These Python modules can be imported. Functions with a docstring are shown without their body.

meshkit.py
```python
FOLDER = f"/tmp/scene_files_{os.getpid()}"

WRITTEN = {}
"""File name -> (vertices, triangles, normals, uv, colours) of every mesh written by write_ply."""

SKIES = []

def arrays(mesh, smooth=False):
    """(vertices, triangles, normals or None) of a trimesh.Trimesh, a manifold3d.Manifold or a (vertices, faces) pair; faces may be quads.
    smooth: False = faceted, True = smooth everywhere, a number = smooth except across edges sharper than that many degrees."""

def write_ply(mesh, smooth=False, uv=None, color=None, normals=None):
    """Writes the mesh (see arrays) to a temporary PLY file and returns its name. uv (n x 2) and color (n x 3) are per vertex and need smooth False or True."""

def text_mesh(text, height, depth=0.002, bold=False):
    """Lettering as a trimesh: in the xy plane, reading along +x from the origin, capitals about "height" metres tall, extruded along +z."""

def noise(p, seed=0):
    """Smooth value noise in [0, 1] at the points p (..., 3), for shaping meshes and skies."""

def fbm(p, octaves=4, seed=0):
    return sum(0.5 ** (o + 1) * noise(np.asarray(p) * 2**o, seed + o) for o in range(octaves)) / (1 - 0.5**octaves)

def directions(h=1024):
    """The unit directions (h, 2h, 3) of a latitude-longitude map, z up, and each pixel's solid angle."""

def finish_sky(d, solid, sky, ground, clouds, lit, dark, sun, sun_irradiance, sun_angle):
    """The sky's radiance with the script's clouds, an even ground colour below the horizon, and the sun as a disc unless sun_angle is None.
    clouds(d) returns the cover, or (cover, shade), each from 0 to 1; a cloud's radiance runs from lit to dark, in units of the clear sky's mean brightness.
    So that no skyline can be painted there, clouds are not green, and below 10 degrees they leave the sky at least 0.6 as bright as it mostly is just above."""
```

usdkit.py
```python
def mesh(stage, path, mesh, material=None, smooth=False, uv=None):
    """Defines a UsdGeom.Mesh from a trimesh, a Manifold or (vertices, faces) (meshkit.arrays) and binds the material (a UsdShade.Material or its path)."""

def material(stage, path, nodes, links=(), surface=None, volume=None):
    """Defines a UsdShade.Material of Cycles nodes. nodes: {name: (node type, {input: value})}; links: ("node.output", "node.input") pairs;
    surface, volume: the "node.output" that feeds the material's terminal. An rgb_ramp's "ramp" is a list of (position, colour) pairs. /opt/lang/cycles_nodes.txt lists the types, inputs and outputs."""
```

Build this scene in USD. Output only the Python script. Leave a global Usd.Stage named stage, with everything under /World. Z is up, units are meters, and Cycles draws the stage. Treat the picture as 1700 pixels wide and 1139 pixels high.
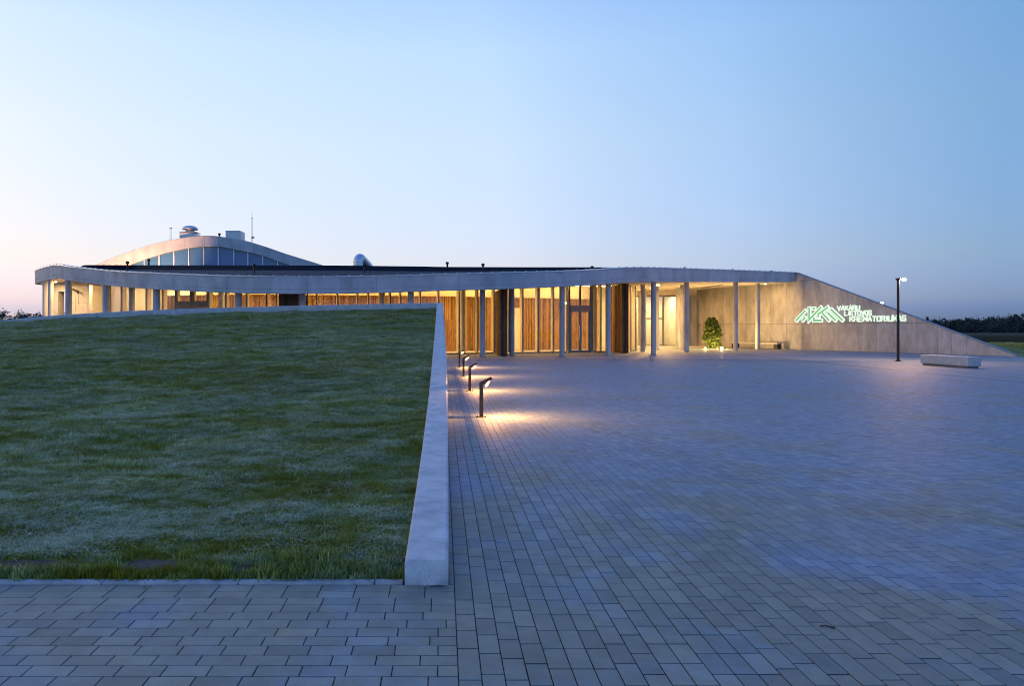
import math, random
import numpy as np, trimesh
from scipy.interpolate import PchipInterpolator
from shapely.geometry import LineString, Polygon, box as sbox
from shapely.ops import unary_union
from pxr import Usd, UsdGeom, UsdLux, UsdShade, Gf, Sdf, Vt
import usdkit, meshkit

# ------------------------------------------------------------------ camera, sky, light, exposure
stage = Usd.Stage.CreateInMemory()
UsdGeom.SetStageUpAxis(stage, UsdGeom.Tokens.z)
UsdGeom.SetStageMetersPerUnit(stage, 1.0)
UsdGeom.Xform.Define(stage, '/World')
F, CX, HY, CH = 1186.0, 735.0, 546.0, 1.5        # focal length and vanishing point in photo pixels, camera height
cam = UsdGeom.Camera.Define(stage, '/World/camera')
cam.AddTranslateOp().Set(Gf.Vec3d(0, 0, CH))
cam.AddRotateXOp().Set(90)
cam.CreateHorizontalApertureAttr(36.0)
cam.CreateVerticalApertureAttr(24.15)
cam.CreateFocalLengthAttr(25.115)
cam.CreateHorizontalApertureOffsetAttr(2.435)
cam.CreateVerticalApertureOffsetAttr(-0.498)
cam.CreateClippingRangeAttr(Gf.Vec2f(0.1, 5000))
EXPOSURE = 1.8
cam.CreateExposureAttr(EXPOSURE)

SUN_EL, SUN_AZ = math.radians(6.0), math.radians(-60.0)
dome = UsdLux.DomeLight.Define(stage, '/World/sky')
g = lambda *s: [(p, c) for p, c in s]
sky_mat = usdkit.material(stage, '/World/Looks/sky', {
    's': ('sky_texture', dict(sky_type='single_scattering', sun_disc=False, sun_elevation=SUN_EL, sun_rotation=SUN_AZ,
                              altitude=0.0, air_density=1.0, aerosol_density=0.2, ozone_density=1.5)),
    'tc': ('texture_coordinate', {}),
    'sep': ('separate_xyz', {}),
    'dot': ('vector_math', dict(math_type='dot_product', vector2=(math.sin(SUN_AZ), math.cos(SUN_AZ), 0))),
    'half': ('math', dict(math_type='multiply_add', value2=0.5, value3=0.5)),
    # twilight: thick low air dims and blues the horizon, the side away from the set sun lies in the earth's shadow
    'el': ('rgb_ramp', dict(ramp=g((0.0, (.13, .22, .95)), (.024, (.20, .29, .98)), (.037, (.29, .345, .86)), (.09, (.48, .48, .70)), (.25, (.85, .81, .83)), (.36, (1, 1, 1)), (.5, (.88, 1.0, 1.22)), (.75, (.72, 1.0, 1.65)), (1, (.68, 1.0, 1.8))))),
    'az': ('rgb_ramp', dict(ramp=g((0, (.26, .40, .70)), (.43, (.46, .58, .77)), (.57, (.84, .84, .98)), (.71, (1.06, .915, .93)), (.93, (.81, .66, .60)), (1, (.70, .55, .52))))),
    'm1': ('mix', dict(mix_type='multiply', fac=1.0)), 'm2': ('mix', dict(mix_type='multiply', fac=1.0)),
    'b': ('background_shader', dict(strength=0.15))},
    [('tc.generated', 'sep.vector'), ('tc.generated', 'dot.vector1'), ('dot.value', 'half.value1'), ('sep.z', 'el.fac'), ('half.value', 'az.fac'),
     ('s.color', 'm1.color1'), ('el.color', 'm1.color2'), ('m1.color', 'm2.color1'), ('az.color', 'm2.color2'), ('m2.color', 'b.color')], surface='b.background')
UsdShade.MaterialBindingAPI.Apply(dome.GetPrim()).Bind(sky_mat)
dome.GetPrim().SetCustomDataByKey('kind', 'structure')
sun = UsdLux.DistantLight.Define(stage, '/World/sun')
sun.CreateIntensityAttr(0.02)
sun.CreateAngleAttr(12.0)
sun.CreateColorAttr(Gf.Vec3f(1.0, .72, .55))
sun.GetPrim().CreateAttribute('inputs:normalize', Sdf.ValueTypeNames.Bool).Set(True)
sun.AddRotateXYZOp().Set(Gf.Vec3f(90 - math.degrees(SUN_EL), 0, -math.degrees(SUN_AZ) + 180))

# ------------------------------------------------------------------ helpers
rng = np.random.default_rng(7)
random.seed(7)
_used = {}


def path_for(parent, name):
    k = (parent, name)
    n = _used.get(k, 0)
    _used[k] = n + 1
    return f'{parent}/{name}' + (f'_{n:03d}' if n else '')


def tag(prim, label=None, cat=None, group=None, kind=None):
    for k, v in (('label', label), ('category', cat), ('group', group), ('kind', kind)):
        if v:
            prim.SetCustomDataByKey(k, v)
    return prim


def thing(name, label=None, cat=None, loc=(0, 0, 0), rotz=0, group=None, kind=None):
    p = path_for('/World', name)
    x = UsdGeom.Xform.Define(stage, p)
    x.AddTranslateOp().Set(Gf.Vec3d(*map(float, loc)))
    if rotz:
        x.AddRotateZOp().Set(math.degrees(rotz))
    tag(x.GetPrim(), label, cat, group, kind)
    return p


def copy_of(src, label, loc, rotz=0, group=None):
    base = src.rsplit('/', 1)[1]
    p = path_for('/World', base)
    x = UsdGeom.Xform.Define(stage, p)
    prim = x.GetPrim()
    prim.GetReferences().AddInternalReference(Sdf.Path(src))
    prim.SetInstanceable(True)
    prim.GetAttribute('xformOp:translate').Set(Gf.Vec3d(*map(float, loc)))
    tag(prim, label, None, group)
    return p


def part(parent, name, mesh, mat, smooth=False, label=None, kind=None, tone=None):
    p = path_for(parent, name)
    if isinstance(mesh, MB):
        mesh = mesh.arr()
    m = usdkit.mesh(stage, p, mesh, M[mat], smooth=smooth)
    if tone is not None:
        UsdGeom.PrimvarsAPI(m).CreatePrimvar('tone', Sdf.ValueTypeNames.FloatArray, 'vertex').Set(Vt.FloatArray.FromNumpy(np.asarray(tone, np.float32)))
    if label or kind:
        tag(m.GetPrim(), label, None, None, kind)
    return p


def single(name, mesh, mat, label=None, cat=None, group=None, kind=None, smooth=False, tone=None):
    p = part('/World', name, mesh, mat, smooth, None, None, tone)
    tag(stage.GetPrimAtPath(p), label, cat, group, kind)
    return p


class MB:
    def __init__(s):
        s.v, s.f, s.n = [], [], 0

    def add(s, v, f):
        v = np.asarray(v, float).reshape(-1, 3)
        f = np.asarray(f, int)
        if f.ndim == 2 and f.shape[1] == 4:
            f = np.vstack([f[:, [0, 1, 2]], f[:, [0, 2, 3]]])
        s.v.append(v); s.f.append(f + s.n); s.n += len(v)
        return s

    def tm(s, t):
        return s.add(t.vertices, t.faces)

    def arr(s):
        return np.vstack(s.v), np.vstack(s.f)

    def box(s, a, b):
        (x0, y0, z0), (x1, y1, z1) = a, b
        v = [(x0, y0, z0), (x1, y0, z0), (x1, y1, z0), (x0, y1, z0), (x0, y0, z1), (x1, y0, z1), (x1, y1, z1), (x0, y1, z1)]
        return s.add(v, BOXF)

    def prism(s, plan, z0, z1):
        """vertical prism over a convex plan polygon (ccw); z1 may be a list per corner"""
        n = len(plan)
        z0 = np.broadcast_to(z0, n); z1 = np.broadcast_to(z1, n)
        v = [(x, y, z) for (x, y), z in zip(plan, z0)] + [(x, y, z) for (x, y), z in zip(plan, z1)]
        f = [(i, (i + 1) % n, n + (i + 1) % n, n + i) for i in range(n)]
        s.add(v, f)
        c = [(0, i + 1, i) for i in range(1, n - 1)]
        t = [(n, n + i, n + i + 1) for i in range(1, n - 1)]
        s.f.append(np.array(c + t) + s.n - 2 * n)
        return s

    def bar(s, p, q, w, d, up=(0, 0, 1)):
        """bevel-free bar from p to q of section w (sideways) x d (along up)"""
        p, q = np.asarray(p, float), np.asarray(q, float)
        t = (q - p) / np.linalg.norm(q - p)
        a = np.cross(t, up); a /= np.linalg.norm(a)
        b = np.cross(a, t)
        c = [-a * w / 2 - b * d / 2, a * w / 2 - b * d / 2, a * w / 2 + b * d / 2, -a * w / 2 + b * d / 2]
        v = [p + k for k in c] + [q + k for k in c]
        return s.add(v, BOXF)

    def cyl(s, c, r, z0, z1, n=24, r1=None):
        r1 = r if r1 is None else r1
        a = np.arange(n) * 2 * np.pi / n
        v = np.vstack([np.c_[c[0] + r * np.cos(a), c[1] + r * np.sin(a), np.full(n, z0)], np.c_[c[0] + r1 * np.cos(a), c[1] + r1 * np.sin(a), np.full(n, z1)], [[c[0], c[1], z0]], [[c[0], c[1], z1]]])
        i = np.arange(n); j = (i + 1) % n
        s.add(v, np.c_[i, j, j + n, i + n])
        s.f.append(np.vstack([np.c_[j, i, np.full(n, 2 * n)], np.c_[i + n, j + n, np.full(n, 2 * n + 1)]]) + s.n - len(v))
        return s

    def lathe(s, c, prof, n=24):
        a = np.arange(n) * 2 * np.pi / n
        v = np.vstack([np.c_[c[0] + r * np.cos(a), c[1] + r * np.sin(a), np.full(n, c[2] + z)] for r, z in prof])
        i = np.arange(n); j = (i + 1) % n
        f = np.vstack([np.c_[i + k * n, j + k * n, j + (k + 1) * n, i + (k + 1) * n] for k in range(len(prof) - 1)])
        return s.add(v, f)

    def grid(s, P, flip=False):
        P = np.asarray(P, float)
        r, c = P.shape[:2]
        i, j = np.meshgrid(np.arange(r - 1), np.arange(c - 1), indexing='ij')
        k = (i * c + j).ravel()
        f = np.c_[k, k + 1, k + c + 1, k + c]
        return s.add(P.reshape(-1, 3), f[:, ::-1] if flip else f)


BOXF = np.array([(3, 2, 1, 0), (4, 5, 6, 7), (0, 1, 5, 4), (1, 2, 6, 5), (2, 3, 7, 6), (3, 0, 4, 7)])


def wx(px, Y):
    return (px - CX) / F * Y


def wz(py, Y):
    return CH + (HY - py) / F * Y


def rbox(sx, sy, sz, r, n=2):
    """rounded box standing on z=0, centred in xy"""
    import manifold3d as m3
    s = m3.Manifold.sphere(r, 8)
    hull = []
    for x in (-1, 1):
        for y in (-1, 1):
            for z in (0, 1):
                hull.append(s.translate((x * (sx / 2 - r), y * (sy / 2 - r), r if not z else sz - r)))
    h = m3.Manifold.batch_hull(hull).to_mesh()
    return np.array(h.vert_properties[:, :3]), np.array(h.tri_verts)


# ------------------------------------------------------------------ materials
M = {}


def mat(name, nodes, links, surface='p.BSDF'):
    M[name] = usdkit.material(stage, '/World/Looks/' + name, nodes, links, surface=surface)


def noisy(name, c0, c1, scale=3, detail=6, rough=.7, bump=0.0, bscale=60, stretch=(1, 1, 1), spec=.3, c2=None, scale2=.5, metallic=0.0, per=0.0, bdist=.01):
    n = {'g': ('geometry', {}), 'mp': ('mapping', dict(scale=stretch)), 'n': ('noise_texture', dict(scale=scale, detail=detail, roughness=.6)),
         'r': ('rgb_ramp', dict(ramp=[(.3, c0), (.7, c1)])), 'p': ('principled_bsdf', dict(roughness=rough, specular_ior_level=spec, metallic=metallic))}
    l = [('g.position', 'mp.vector'), ('mp.vector', 'n.vector'), ('n.fac', 'r.fac')]
    col = 'r.color'
    if c2 is not None:
        n['n2'] = ('noise_texture', dict(scale=scale2, detail=4, roughness=.55))
        n['r2'] = ('rgb_ramp', dict(ramp=[(.45, (0, 0, 0)), (.65, (1, 1, 1))]))
        n['m2'] = ('mix', dict(mix_type='mix', color2=c2))
        l += [('mp.vector', 'n2.vector'), ('n2.fac', 'r2.fac'), ('r2.color', 'm2.fac'), (col, 'm2.color1')]
        col = 'm2.color'
    if per:
        n['oi'] = ('object_info', {})
        n['pr'] = ('map_range', dict(from_min=0., from_max=1., to_min=1 - per, to_max=1 + per))
        n['pm'] = ('vector_math', dict(math_type='scale'))
        l += [('oi.random', 'pr.value'), (col, 'pm.vector1'), ('pr.result', 'pm.scale')]
        col = 'pm.vector'
    l.append((col, 'p.base_color'))
    if bump:
        n['nb'] = ('noise_texture', dict(scale=bscale, detail=5, roughness=.65))
        n['b'] = ('bump', dict(strength=bump, distance=bdist))
        l += [('mp.vector', 'nb.vector'), ('nb.fac', 'b.height'), ('b.normal', 'p.normal')]
    mat(name, n, l)


def emit(name, color, strength):
    mat(name, {'e': ('emission', dict(color=color, strength=strength))}, [], 'e.emission')


WARM = (1.0, .56, .185)
noisy('concrete', (.34, .35, .355), (.48, .49, .49), scale=3.2, detail=12, bump=.35, bscale=45, c2=(.31, .315, .315), scale2=1.6, per=.06, stretch=(1, 1, .5))
noisy('concrete_wall', (.29, .295, .295), (.44, .44, .435), scale=2.2, detail=11, bump=.35, bscale=30, stretch=(1.4, 1.4, .6), c2=(.26, .26, .255), scale2=.8, per=.09)
noisy('plaster', (.60, .55, .44), (.72, .66, .54), scale=1.5, bump=.1)
noisy('stone_floor', (.40, .37, .32), (.50, .46, .40), scale=1.2, rough=.45)
noisy('roofing', (.020, .024, .034), (.040, .046, .060), scale=.8, rough=.9, bump=.2, bscale=20, spec=.12)
noisy('upstand', (.004, .0055, .010), (.007, .009, .016), scale=.8, rough=.8, spec=.06)  # membrane on the side facing dark sky, that shade put into the colour
noisy('flashing', (.45, .47, .50), (.6, .62, .65), scale=2, rough=.35, metallic=.7)
noisy('steel', (.42, .44, .46), (.56, .58, .6), scale=3, rough=.38, metallic=.8)
noisy('dark_metal', (.022, .02, .018), (.04, .036, .032), scale=20, rough=.45, metallic=.3)
noisy('black', (.008, .008, .009), (.016, .016, .017), scale=10, rough=.5)
noisy('frame_metal', (.13, .135, .15), (.18, .185, .2), scale=5, rough=.4, metallic=.2)
noisy('spandrel', (.25, .20, .14), (.31, .25, .18), scale=2)
noisy('bench_concrete', (.34, .335, .33), (.45, .445, .44), scale=5, bump=.15, bscale=80)
noisy('sand', (.014, .013, .011), (.04, .036, .03), scale=40, spec=.05)
noisy('soil', (.020, .016, .012), (.055, .043, .032), scale=25, bump=.6, bscale=60)
noisy('bark', (.03, .022, .016), (.07, .05, .035), scale=12, stretch=(1, 1, .2), bump=.5)
noisy('leaf_brown', (.16, .06, .03), (.24, .10, .05), scale=60)
noisy('drain', (.03, .03, .032), (.06, .06, .062), scale=30, rough=.5)
for nm, cols in (('wood', [(.0, (.045, .022, .010)), (.25, (.15, .078, .028)), (.55, (.32, .185, .068)), (1, (.52, .34, .14))]), ('dark_wood', [(.0, (.030, .018, .012)), (.45, (.085, .047, .028)), (1, (.19, .105, .06))])):
    mat(nm, {'a': ('attribute', dict(attribute='tone')), 'g': ('geometry', {}), 'mp': ('mapping', dict(scale=(12, 12, 1.3))), 'n': ('noise_texture', dict(scale=1.1, detail=7, roughness=.75, distortion=.8)),
             's': ('math', dict(math_type='multiply_add', value2=.50, value3=-.62)), 'ad': ('math', dict(math_type='multiply_add', value2=1.75)), 'r': ('rgb_ramp', dict(ramp=cols)), 'p': ('principled_bsdf', dict(roughness=.6, specular_ior_level=.25)),
             'b': ('bump', dict(strength=.4, distance=.01))},
        [('g.position', 'mp.vector'), ('mp.vector', 'n.vector'), ('a.fac', 's.value1'), ('n.fac', 'ad.value1'), ('s.value', 'ad.value3'), ('ad.value', 'r.fac'), ('r.color', 'p.base_color'), ('n.fac', 'b.height'), ('b.normal', 'p.normal')])

mat('concrete_kerb', {'g': ('geometry', {}), 'n': ('noise_texture', dict(scale=5, detail=12, roughness=.68)), 'r': ('rgb_ramp', dict(ramp=[(.32, (.33, .328, .32)), (.5, (.45, .445, .435)), (.68, (.54, .535, .52))])),
     'v': ('voronoi_texture', dict(scale=38, feature='f1')), 'vr': ('map_range', dict(from_min=.08, from_max=.2, to_min=.45, to_max=1.0, clamp=True)), 'w': ('noise_texture', dict(scale=9, detail=3)), 'wr': ('map_range', dict(from_min=.52, from_max=.6, to_min=0., to_max=1., clamp=True)),
     'pm': ('mix', dict(mix_type='mix', color1=(1, 1, 1))), 'mm': ('mix', dict(mix_type='multiply', fac=1.0)), 'f': ('noise_texture', dict(scale=160, detail=3, roughness=.7)), 'fr': ('map_range', dict(from_min=.3, from_max=.7, to_min=.84, to_max=1.14)), 'fm': ('vector_math', dict(math_type='scale')),
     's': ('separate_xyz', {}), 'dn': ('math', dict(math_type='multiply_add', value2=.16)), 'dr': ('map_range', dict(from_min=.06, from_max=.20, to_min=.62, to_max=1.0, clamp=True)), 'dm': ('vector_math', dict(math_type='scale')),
     'b': ('bump', dict(strength=.5, distance=.006)), 'p': ('principled_bsdf', dict(roughness=.8, specular_ior_level=.2))},
    [('g.position', 'n.vector'), ('g.position', 'v.vector'), ('g.position', 'w.vector'), ('g.position', 'f.vector'), ('n.fac', 'r.fac'), ('v.distance', 'vr.value'), ('w.fac', 'wr.value'), ('wr.result', 'pm.fac'), ('vr.result', 'pm.color2'), ('r.color', 'mm.color1'), ('pm.color', 'mm.color2'),
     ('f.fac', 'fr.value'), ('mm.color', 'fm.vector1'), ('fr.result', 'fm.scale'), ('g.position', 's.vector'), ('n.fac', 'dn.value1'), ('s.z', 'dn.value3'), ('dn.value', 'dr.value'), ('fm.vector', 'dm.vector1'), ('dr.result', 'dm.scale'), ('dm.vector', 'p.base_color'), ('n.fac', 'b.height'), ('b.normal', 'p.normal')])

# window glass: sees through, mirrors the sky at grazing angles
mat('glass', {'lw': ('layer_weight', {}), 'pw': ('math', dict(math_type='power', value2=5.0)), 'f': ('math', dict(math_type='multiply_add', value2=.9, value3=.025)), 't': ('transparent_bsdf', dict(color=(.92, .94, .93))), 'g': ('glossy_bsdf', dict(color=(1, 1, 1), roughness=0.0)), 'm': ('mix_closure', {})},
    [('lw.facing', 'pw.value1'), ('pw.value', 'f.value1'), ('f.value', 'm.fac'), ('t.BSDF', 'm.closure1'), ('g.BSDF', 'm.closure2')], 'm.closure')
noisy('dark_glass', (.045, .13, .26), (.055, .14, .28), scale=.4, rough=.12, spec=.8)

# pavers: tone per stone plus broad ochre stains and fine speckle
PAV = [(.0, (.140, .178, .214)), (.35, (.172, .218, .260)), (.6, (.200, .248, .288)), (.8, (.215, .218, .205)), (1, (.200, .178, .140))]
pav_nodes = {'g': ('geometry', {}), 'n': ('noise_texture', dict(scale=.8, detail=4, roughness=.6, distortion=.8)), 'f': ('noise_texture', dict(scale=140, detail=3, roughness=.7)),
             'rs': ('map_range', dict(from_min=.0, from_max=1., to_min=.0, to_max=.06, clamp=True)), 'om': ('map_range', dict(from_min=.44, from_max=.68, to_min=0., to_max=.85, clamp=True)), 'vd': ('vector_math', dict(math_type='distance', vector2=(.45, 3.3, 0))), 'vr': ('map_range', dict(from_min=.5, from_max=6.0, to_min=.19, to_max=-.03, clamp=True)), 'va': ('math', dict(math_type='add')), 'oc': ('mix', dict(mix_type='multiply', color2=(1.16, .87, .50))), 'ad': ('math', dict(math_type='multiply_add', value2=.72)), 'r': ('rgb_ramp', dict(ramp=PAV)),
             'fr': ('map_range', dict(from_min=.3, from_max=.7, to_min=.82, to_max=1.16)), 'fm': ('vector_math', dict(math_type='scale')),
             'st': ('noise_texture', dict(scale=6, detail=5, roughness=.65)), 'sr': ('map_range', dict(from_min=.35, from_max=.7, to_min=1.08, to_max=.80)), 'sm': ('vector_math', dict(math_type='scale')),
             'b': ('bump', dict(strength=.25, distance=.003)), 'p': ('principled_bsdf', dict(roughness=.62, specular_ior_level=.35))}
pav_links = [('g.position', 'n.vector'), ('g.position', 'f.vector'), ('g.position', 'st.vector'), ('n.fac', 'rs.value'), ('rs.result', 'ad.value3'), ('ad.value', 'r.fac'), ('r.color', 'fm.vector1'), ('f.fac', 'fr.value'), ('fr.result', 'fm.scale'),
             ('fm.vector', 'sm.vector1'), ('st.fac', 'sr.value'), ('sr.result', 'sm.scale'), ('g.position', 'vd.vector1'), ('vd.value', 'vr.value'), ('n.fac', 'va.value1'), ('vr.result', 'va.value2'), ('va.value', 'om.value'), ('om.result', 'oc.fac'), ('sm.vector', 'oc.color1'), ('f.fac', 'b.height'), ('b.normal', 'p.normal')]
mat('paver', {**pav_nodes, 'a': ('attribute', dict(attribute='tone'))}, pav_links + [('a.fac', 'ad.value1'), ('oc.color', 'p.base_color')])
mat('paving_far', {**pav_nodes, 'mp': ('mapping', dict(rotation=(0, 0, math.pi / 2))), 'bt': ('brick_texture', dict(color1=(0.05, .05, .05), color2=(.85, .85, .85), mortar=(0, 0, 0), scale=1.0, mortar_size=.0032, brick_width=.2, row_height=.1, offset=.5)),
                   'mo': ('mix', dict(mix_type='mix', color2=(.05, .046, .04)))},
    pav_links + [('g.position', 'mp.vector'), ('mp.vector', 'bt.vector'), ('bt.color', 'ad.value1'), ('bt.fac', 'mo.fac'), ('oc.color', 'mo.color1'), ('mo.color', 'p.base_color')])

# grass
def grass_mat(name, lush, dry, leaf=True):
    n = {'g': ('geometry', {}), 'mp': ('mapping', dict(scale=(.9, 2.4, 0), rotation=(0, 0, .25))), 'n': ('noise_texture', dict(scale=1.15, detail=9, roughness=.78, distortion=1.2)),
         'n3': ('noise_texture', dict(scale=.35, detail=3, roughness=.5)), 'ma': ('math', dict(math_type='multiply_add', value2=.35)),
         'r': ('rgb_ramp', dict(ramp=[(.50, lush[0]), (.60, lush[1]), (.70, lush[2]), (.80, dry)])),
         'oi': ('object_info', {}), 'orr': ('map_range', dict(from_min=0., from_max=1., to_min=.65, to_max=1.3)), 'sc': ('vector_math', dict(math_type='scale')),
         'p': ('principled_bsdf', dict(roughness=.7, specular_ior_level=.06))}
    l = [('g.position', 'mp.vector'), ('mp.vector', 'n.vector'), ('g.position', 'n3.vector'), ('n3.fac', 'ma.value1'), ('n.fac', 'ma.value3'), ('ma.value', 'r.fac'), ('r.color', 'sc.vector1'), ('oi.random', 'orr.value'), ('orr.result', 'sc.scale'), ('sc.vector', 'p.base_color')]
    if leaf:
        n['t'] = ('translucent_bsdf', {}); n['m'] = ('mix_closure', dict(fac=.25))
        l += [('sc.vector', 't.color'), ('p.BSDF', 'm.closure1'), ('t.BSDF', 'm.closure2')]
        mat(name, n, l, 'm.closure')
    else:
        mat(name, n, l)


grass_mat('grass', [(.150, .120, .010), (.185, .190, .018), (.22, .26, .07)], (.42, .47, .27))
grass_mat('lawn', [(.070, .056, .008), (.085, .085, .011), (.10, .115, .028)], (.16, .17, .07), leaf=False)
noisy('hay', (.26, .32, .20), (.52, .56, .38), scale=14, spec=.1)
mat('field', {'g': ('geometry', {}), 's': ('separate_xyz', {}), 'n': ('noise_texture', dict(scale=.08, detail=8, roughness=.7)), 'a': ('math', dict(math_type='multiply_add', value2=30.0)),
              'mr': ('map_range', dict(from_min=0., from_max=400., clamp=True)), 'r': ('rgb_ramp', dict(ramp=[(.10, (.034, .052, .012)), (.2, (.034, .042, .014)), (.27, (.034, .030, .017)), (.4, (.042, .038, .026)), (.55, (.075, .07, .05)), (1, (.08, .078, .055))])),
              'p': ('principled_bsdf', dict(roughness=1.0, specular_ior_level=.0))},
    [('g.position', 's.vector'), ('g.position', 'n.vector'), ('n.fac', 'a.value1'), ('s.y', 'a.value3'), ('a.value', 'mr.value'), ('mr.result', 'r.fac'), ('r.color', 'p.base_color')])
noisy('forest', (.022, .034, .036), (.046, .066, .062), scale=.25, rough=.9, spec=.05)  # distance haze put into the lighter, bluish foliage colour
mat('leaf', {'g': ('geometry', {}), 'n': ('noise_texture', dict(scale=9, detail=3)), 'r': ('rgb_ramp', dict(ramp=[(.3, (.03, .055, .010)), (.7, (.085, .115, .026))])), 'p': ('principled_bsdf', dict(roughness=.8, specular_ior_level=.1)), 't': ('translucent_bsdf', {}), 'm': ('mix_closure', dict(fac=.25))},
    [('g.position', 'n.vector'), ('n.fac', 'r.fac'), ('r.color', 'p.base_color'), ('r.color', 't.color'), ('p.BSDF', 'm.closure1'), ('t.BSDF', 'm.closure2')], 'm.closure')
emit('lamp_ceiling', WARM, 34.0)
emit('lamp_left', (1.0, .68, .36), 9.0)
emit('lamp_cove', WARM, 15.0)
emit('lamp_porch', (1.0, .55, .20), 1900.0)
emit('lamp_end', (1.0, .56, .22), 700.0)
emit('lamp_room', (1.0, .72, .36), 15.0)
emit('lamp_bollard', (1.0, .46, .135), 6000.0)
emit('lamp_street', (1.0, .54, .28), 1000.0)
emit('lamp_spot', (1.0, .62, .25), 3600.0)
emit('lamp_flood', (1.0, .52, .28), 16000.0)
emit('sign_halo', (.86, 1.0, .84), .42)
emit('sign_face', (.42, .90, .42), .19)
emit('exit_green', (.25, 1.0, .45), .3)

# ------------------------------------------------------------------ terrain and plaza
def sheet(poly, z, name, material, kind='structure'):
    t = trimesh.creation.triangulate_polygon(Polygon(poly), engine='earcut')
    v = np.c_[t[0], np.full(len(t[0]), z)]
    f = np.array(t[1])
    a = np.cross(v[f[:, 1]] - v[f[:, 0]], v[f[:, 2]] - v[f[:, 0]])[:, 2]
    f[a < 0] = f[a < 0][:, ::-1]
    return v, f


single('ground', sheet([(-2500, -200), (2500, -200), (2500, 3000), (-2500, 3000)], -.06, '', ''), 'field', kind='structure')

plaza = thing('plaza', 'paved forecourt of small grey concrete pavers', None, kind='structure')
BX = .068                          # seam between the two paver directions
XM = lambda y: (1700 - CX) / F * y + .5
YG = 27.0                          # pavers are stones up to here, a texture beyond
part(plaza, 'bedding', sheet([(-5, 2.2), (XM(2.2), 2.2), (XM(YG), YG), (-.1, YG), (-.1, 4.26), (-5, 4.26)], -.0030, '', ''), 'sand')
part(plaza, 'paving', MB().add(*sheet([(XM(2.2), 2.2), (60, 2.2), (60, 37.5), (31.5, 37.5), (24.6, 55.2), (20, 66), (-26, 66), (-30, 56), (-40, 27.4), (-.1, 27.4), (-.1, YG), (XM(YG), YG)], -.003, '', '')), 'paving_far')
part(plaza, 'paving', MB().add(*sheet([(-40, -30), (60, -30), (60, 2.2), (-40, 2.2)], -.003, '', '')), 'paving_far')
part(plaza, 'paving', MB().add(*sheet([(-40, 2.2), (-5, 2.2), (-5, 4.2), (-40, 4.2)], -.003, '', '')), 'paving_far')


def stone(x0, y0, x1, y1):
    j, c = .0022, .0025
    k = .0046 if x1 - x0 < y1 - y0 else .0034
    x0 += j; y0 += k; x1 -= j; y1 -= k
    z = rng.normal(0, .0005)
    tx, ty = rng.normal(0, .003, 2)
    zt = lambda x, y: z + tx * (x - (x0 + x1) / 2) + ty * (y - (y0 + y1) / 2)
    r = lambda i, dz: [(x, y, (zt(x, y) + dz) if dz > -.02 else dz) for x, y in ((x0 + i, y0 + i), (x1 - i, y0 + i), (x1 - i, y1 - i), (x0 + i, y1 - i))]
    return r(0, -.03) + r(0, -c) + r(c, 0)


STF = []
for k in (0, 4):
    STF += [(k + i, k + (i + 1) % 4, k + 4 + (i + 1) % 4, k + 4 + i) for i in range(4)]
STF = np.array(STF + [(8, 9, 10, 11)])
stones = []
ncol = int(XM(YG) / .1) + 1
for c in range(ncol):
    x0 = BX + c * .1
    ymin = max(2.3, (x0 - .5) * F / (1700 - CX) - .3)
    y = ymin - rng.choice([0, .05, .1, .15]) - (ymin % .2)
    while y < YG:
        L = .2 if rng.random() > .07 else rng.choice([.1, .3])
        stones.append((x0, y, x0 + .1, min(y + L, YG + .2)))
        y += L
y = 4.262
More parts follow.
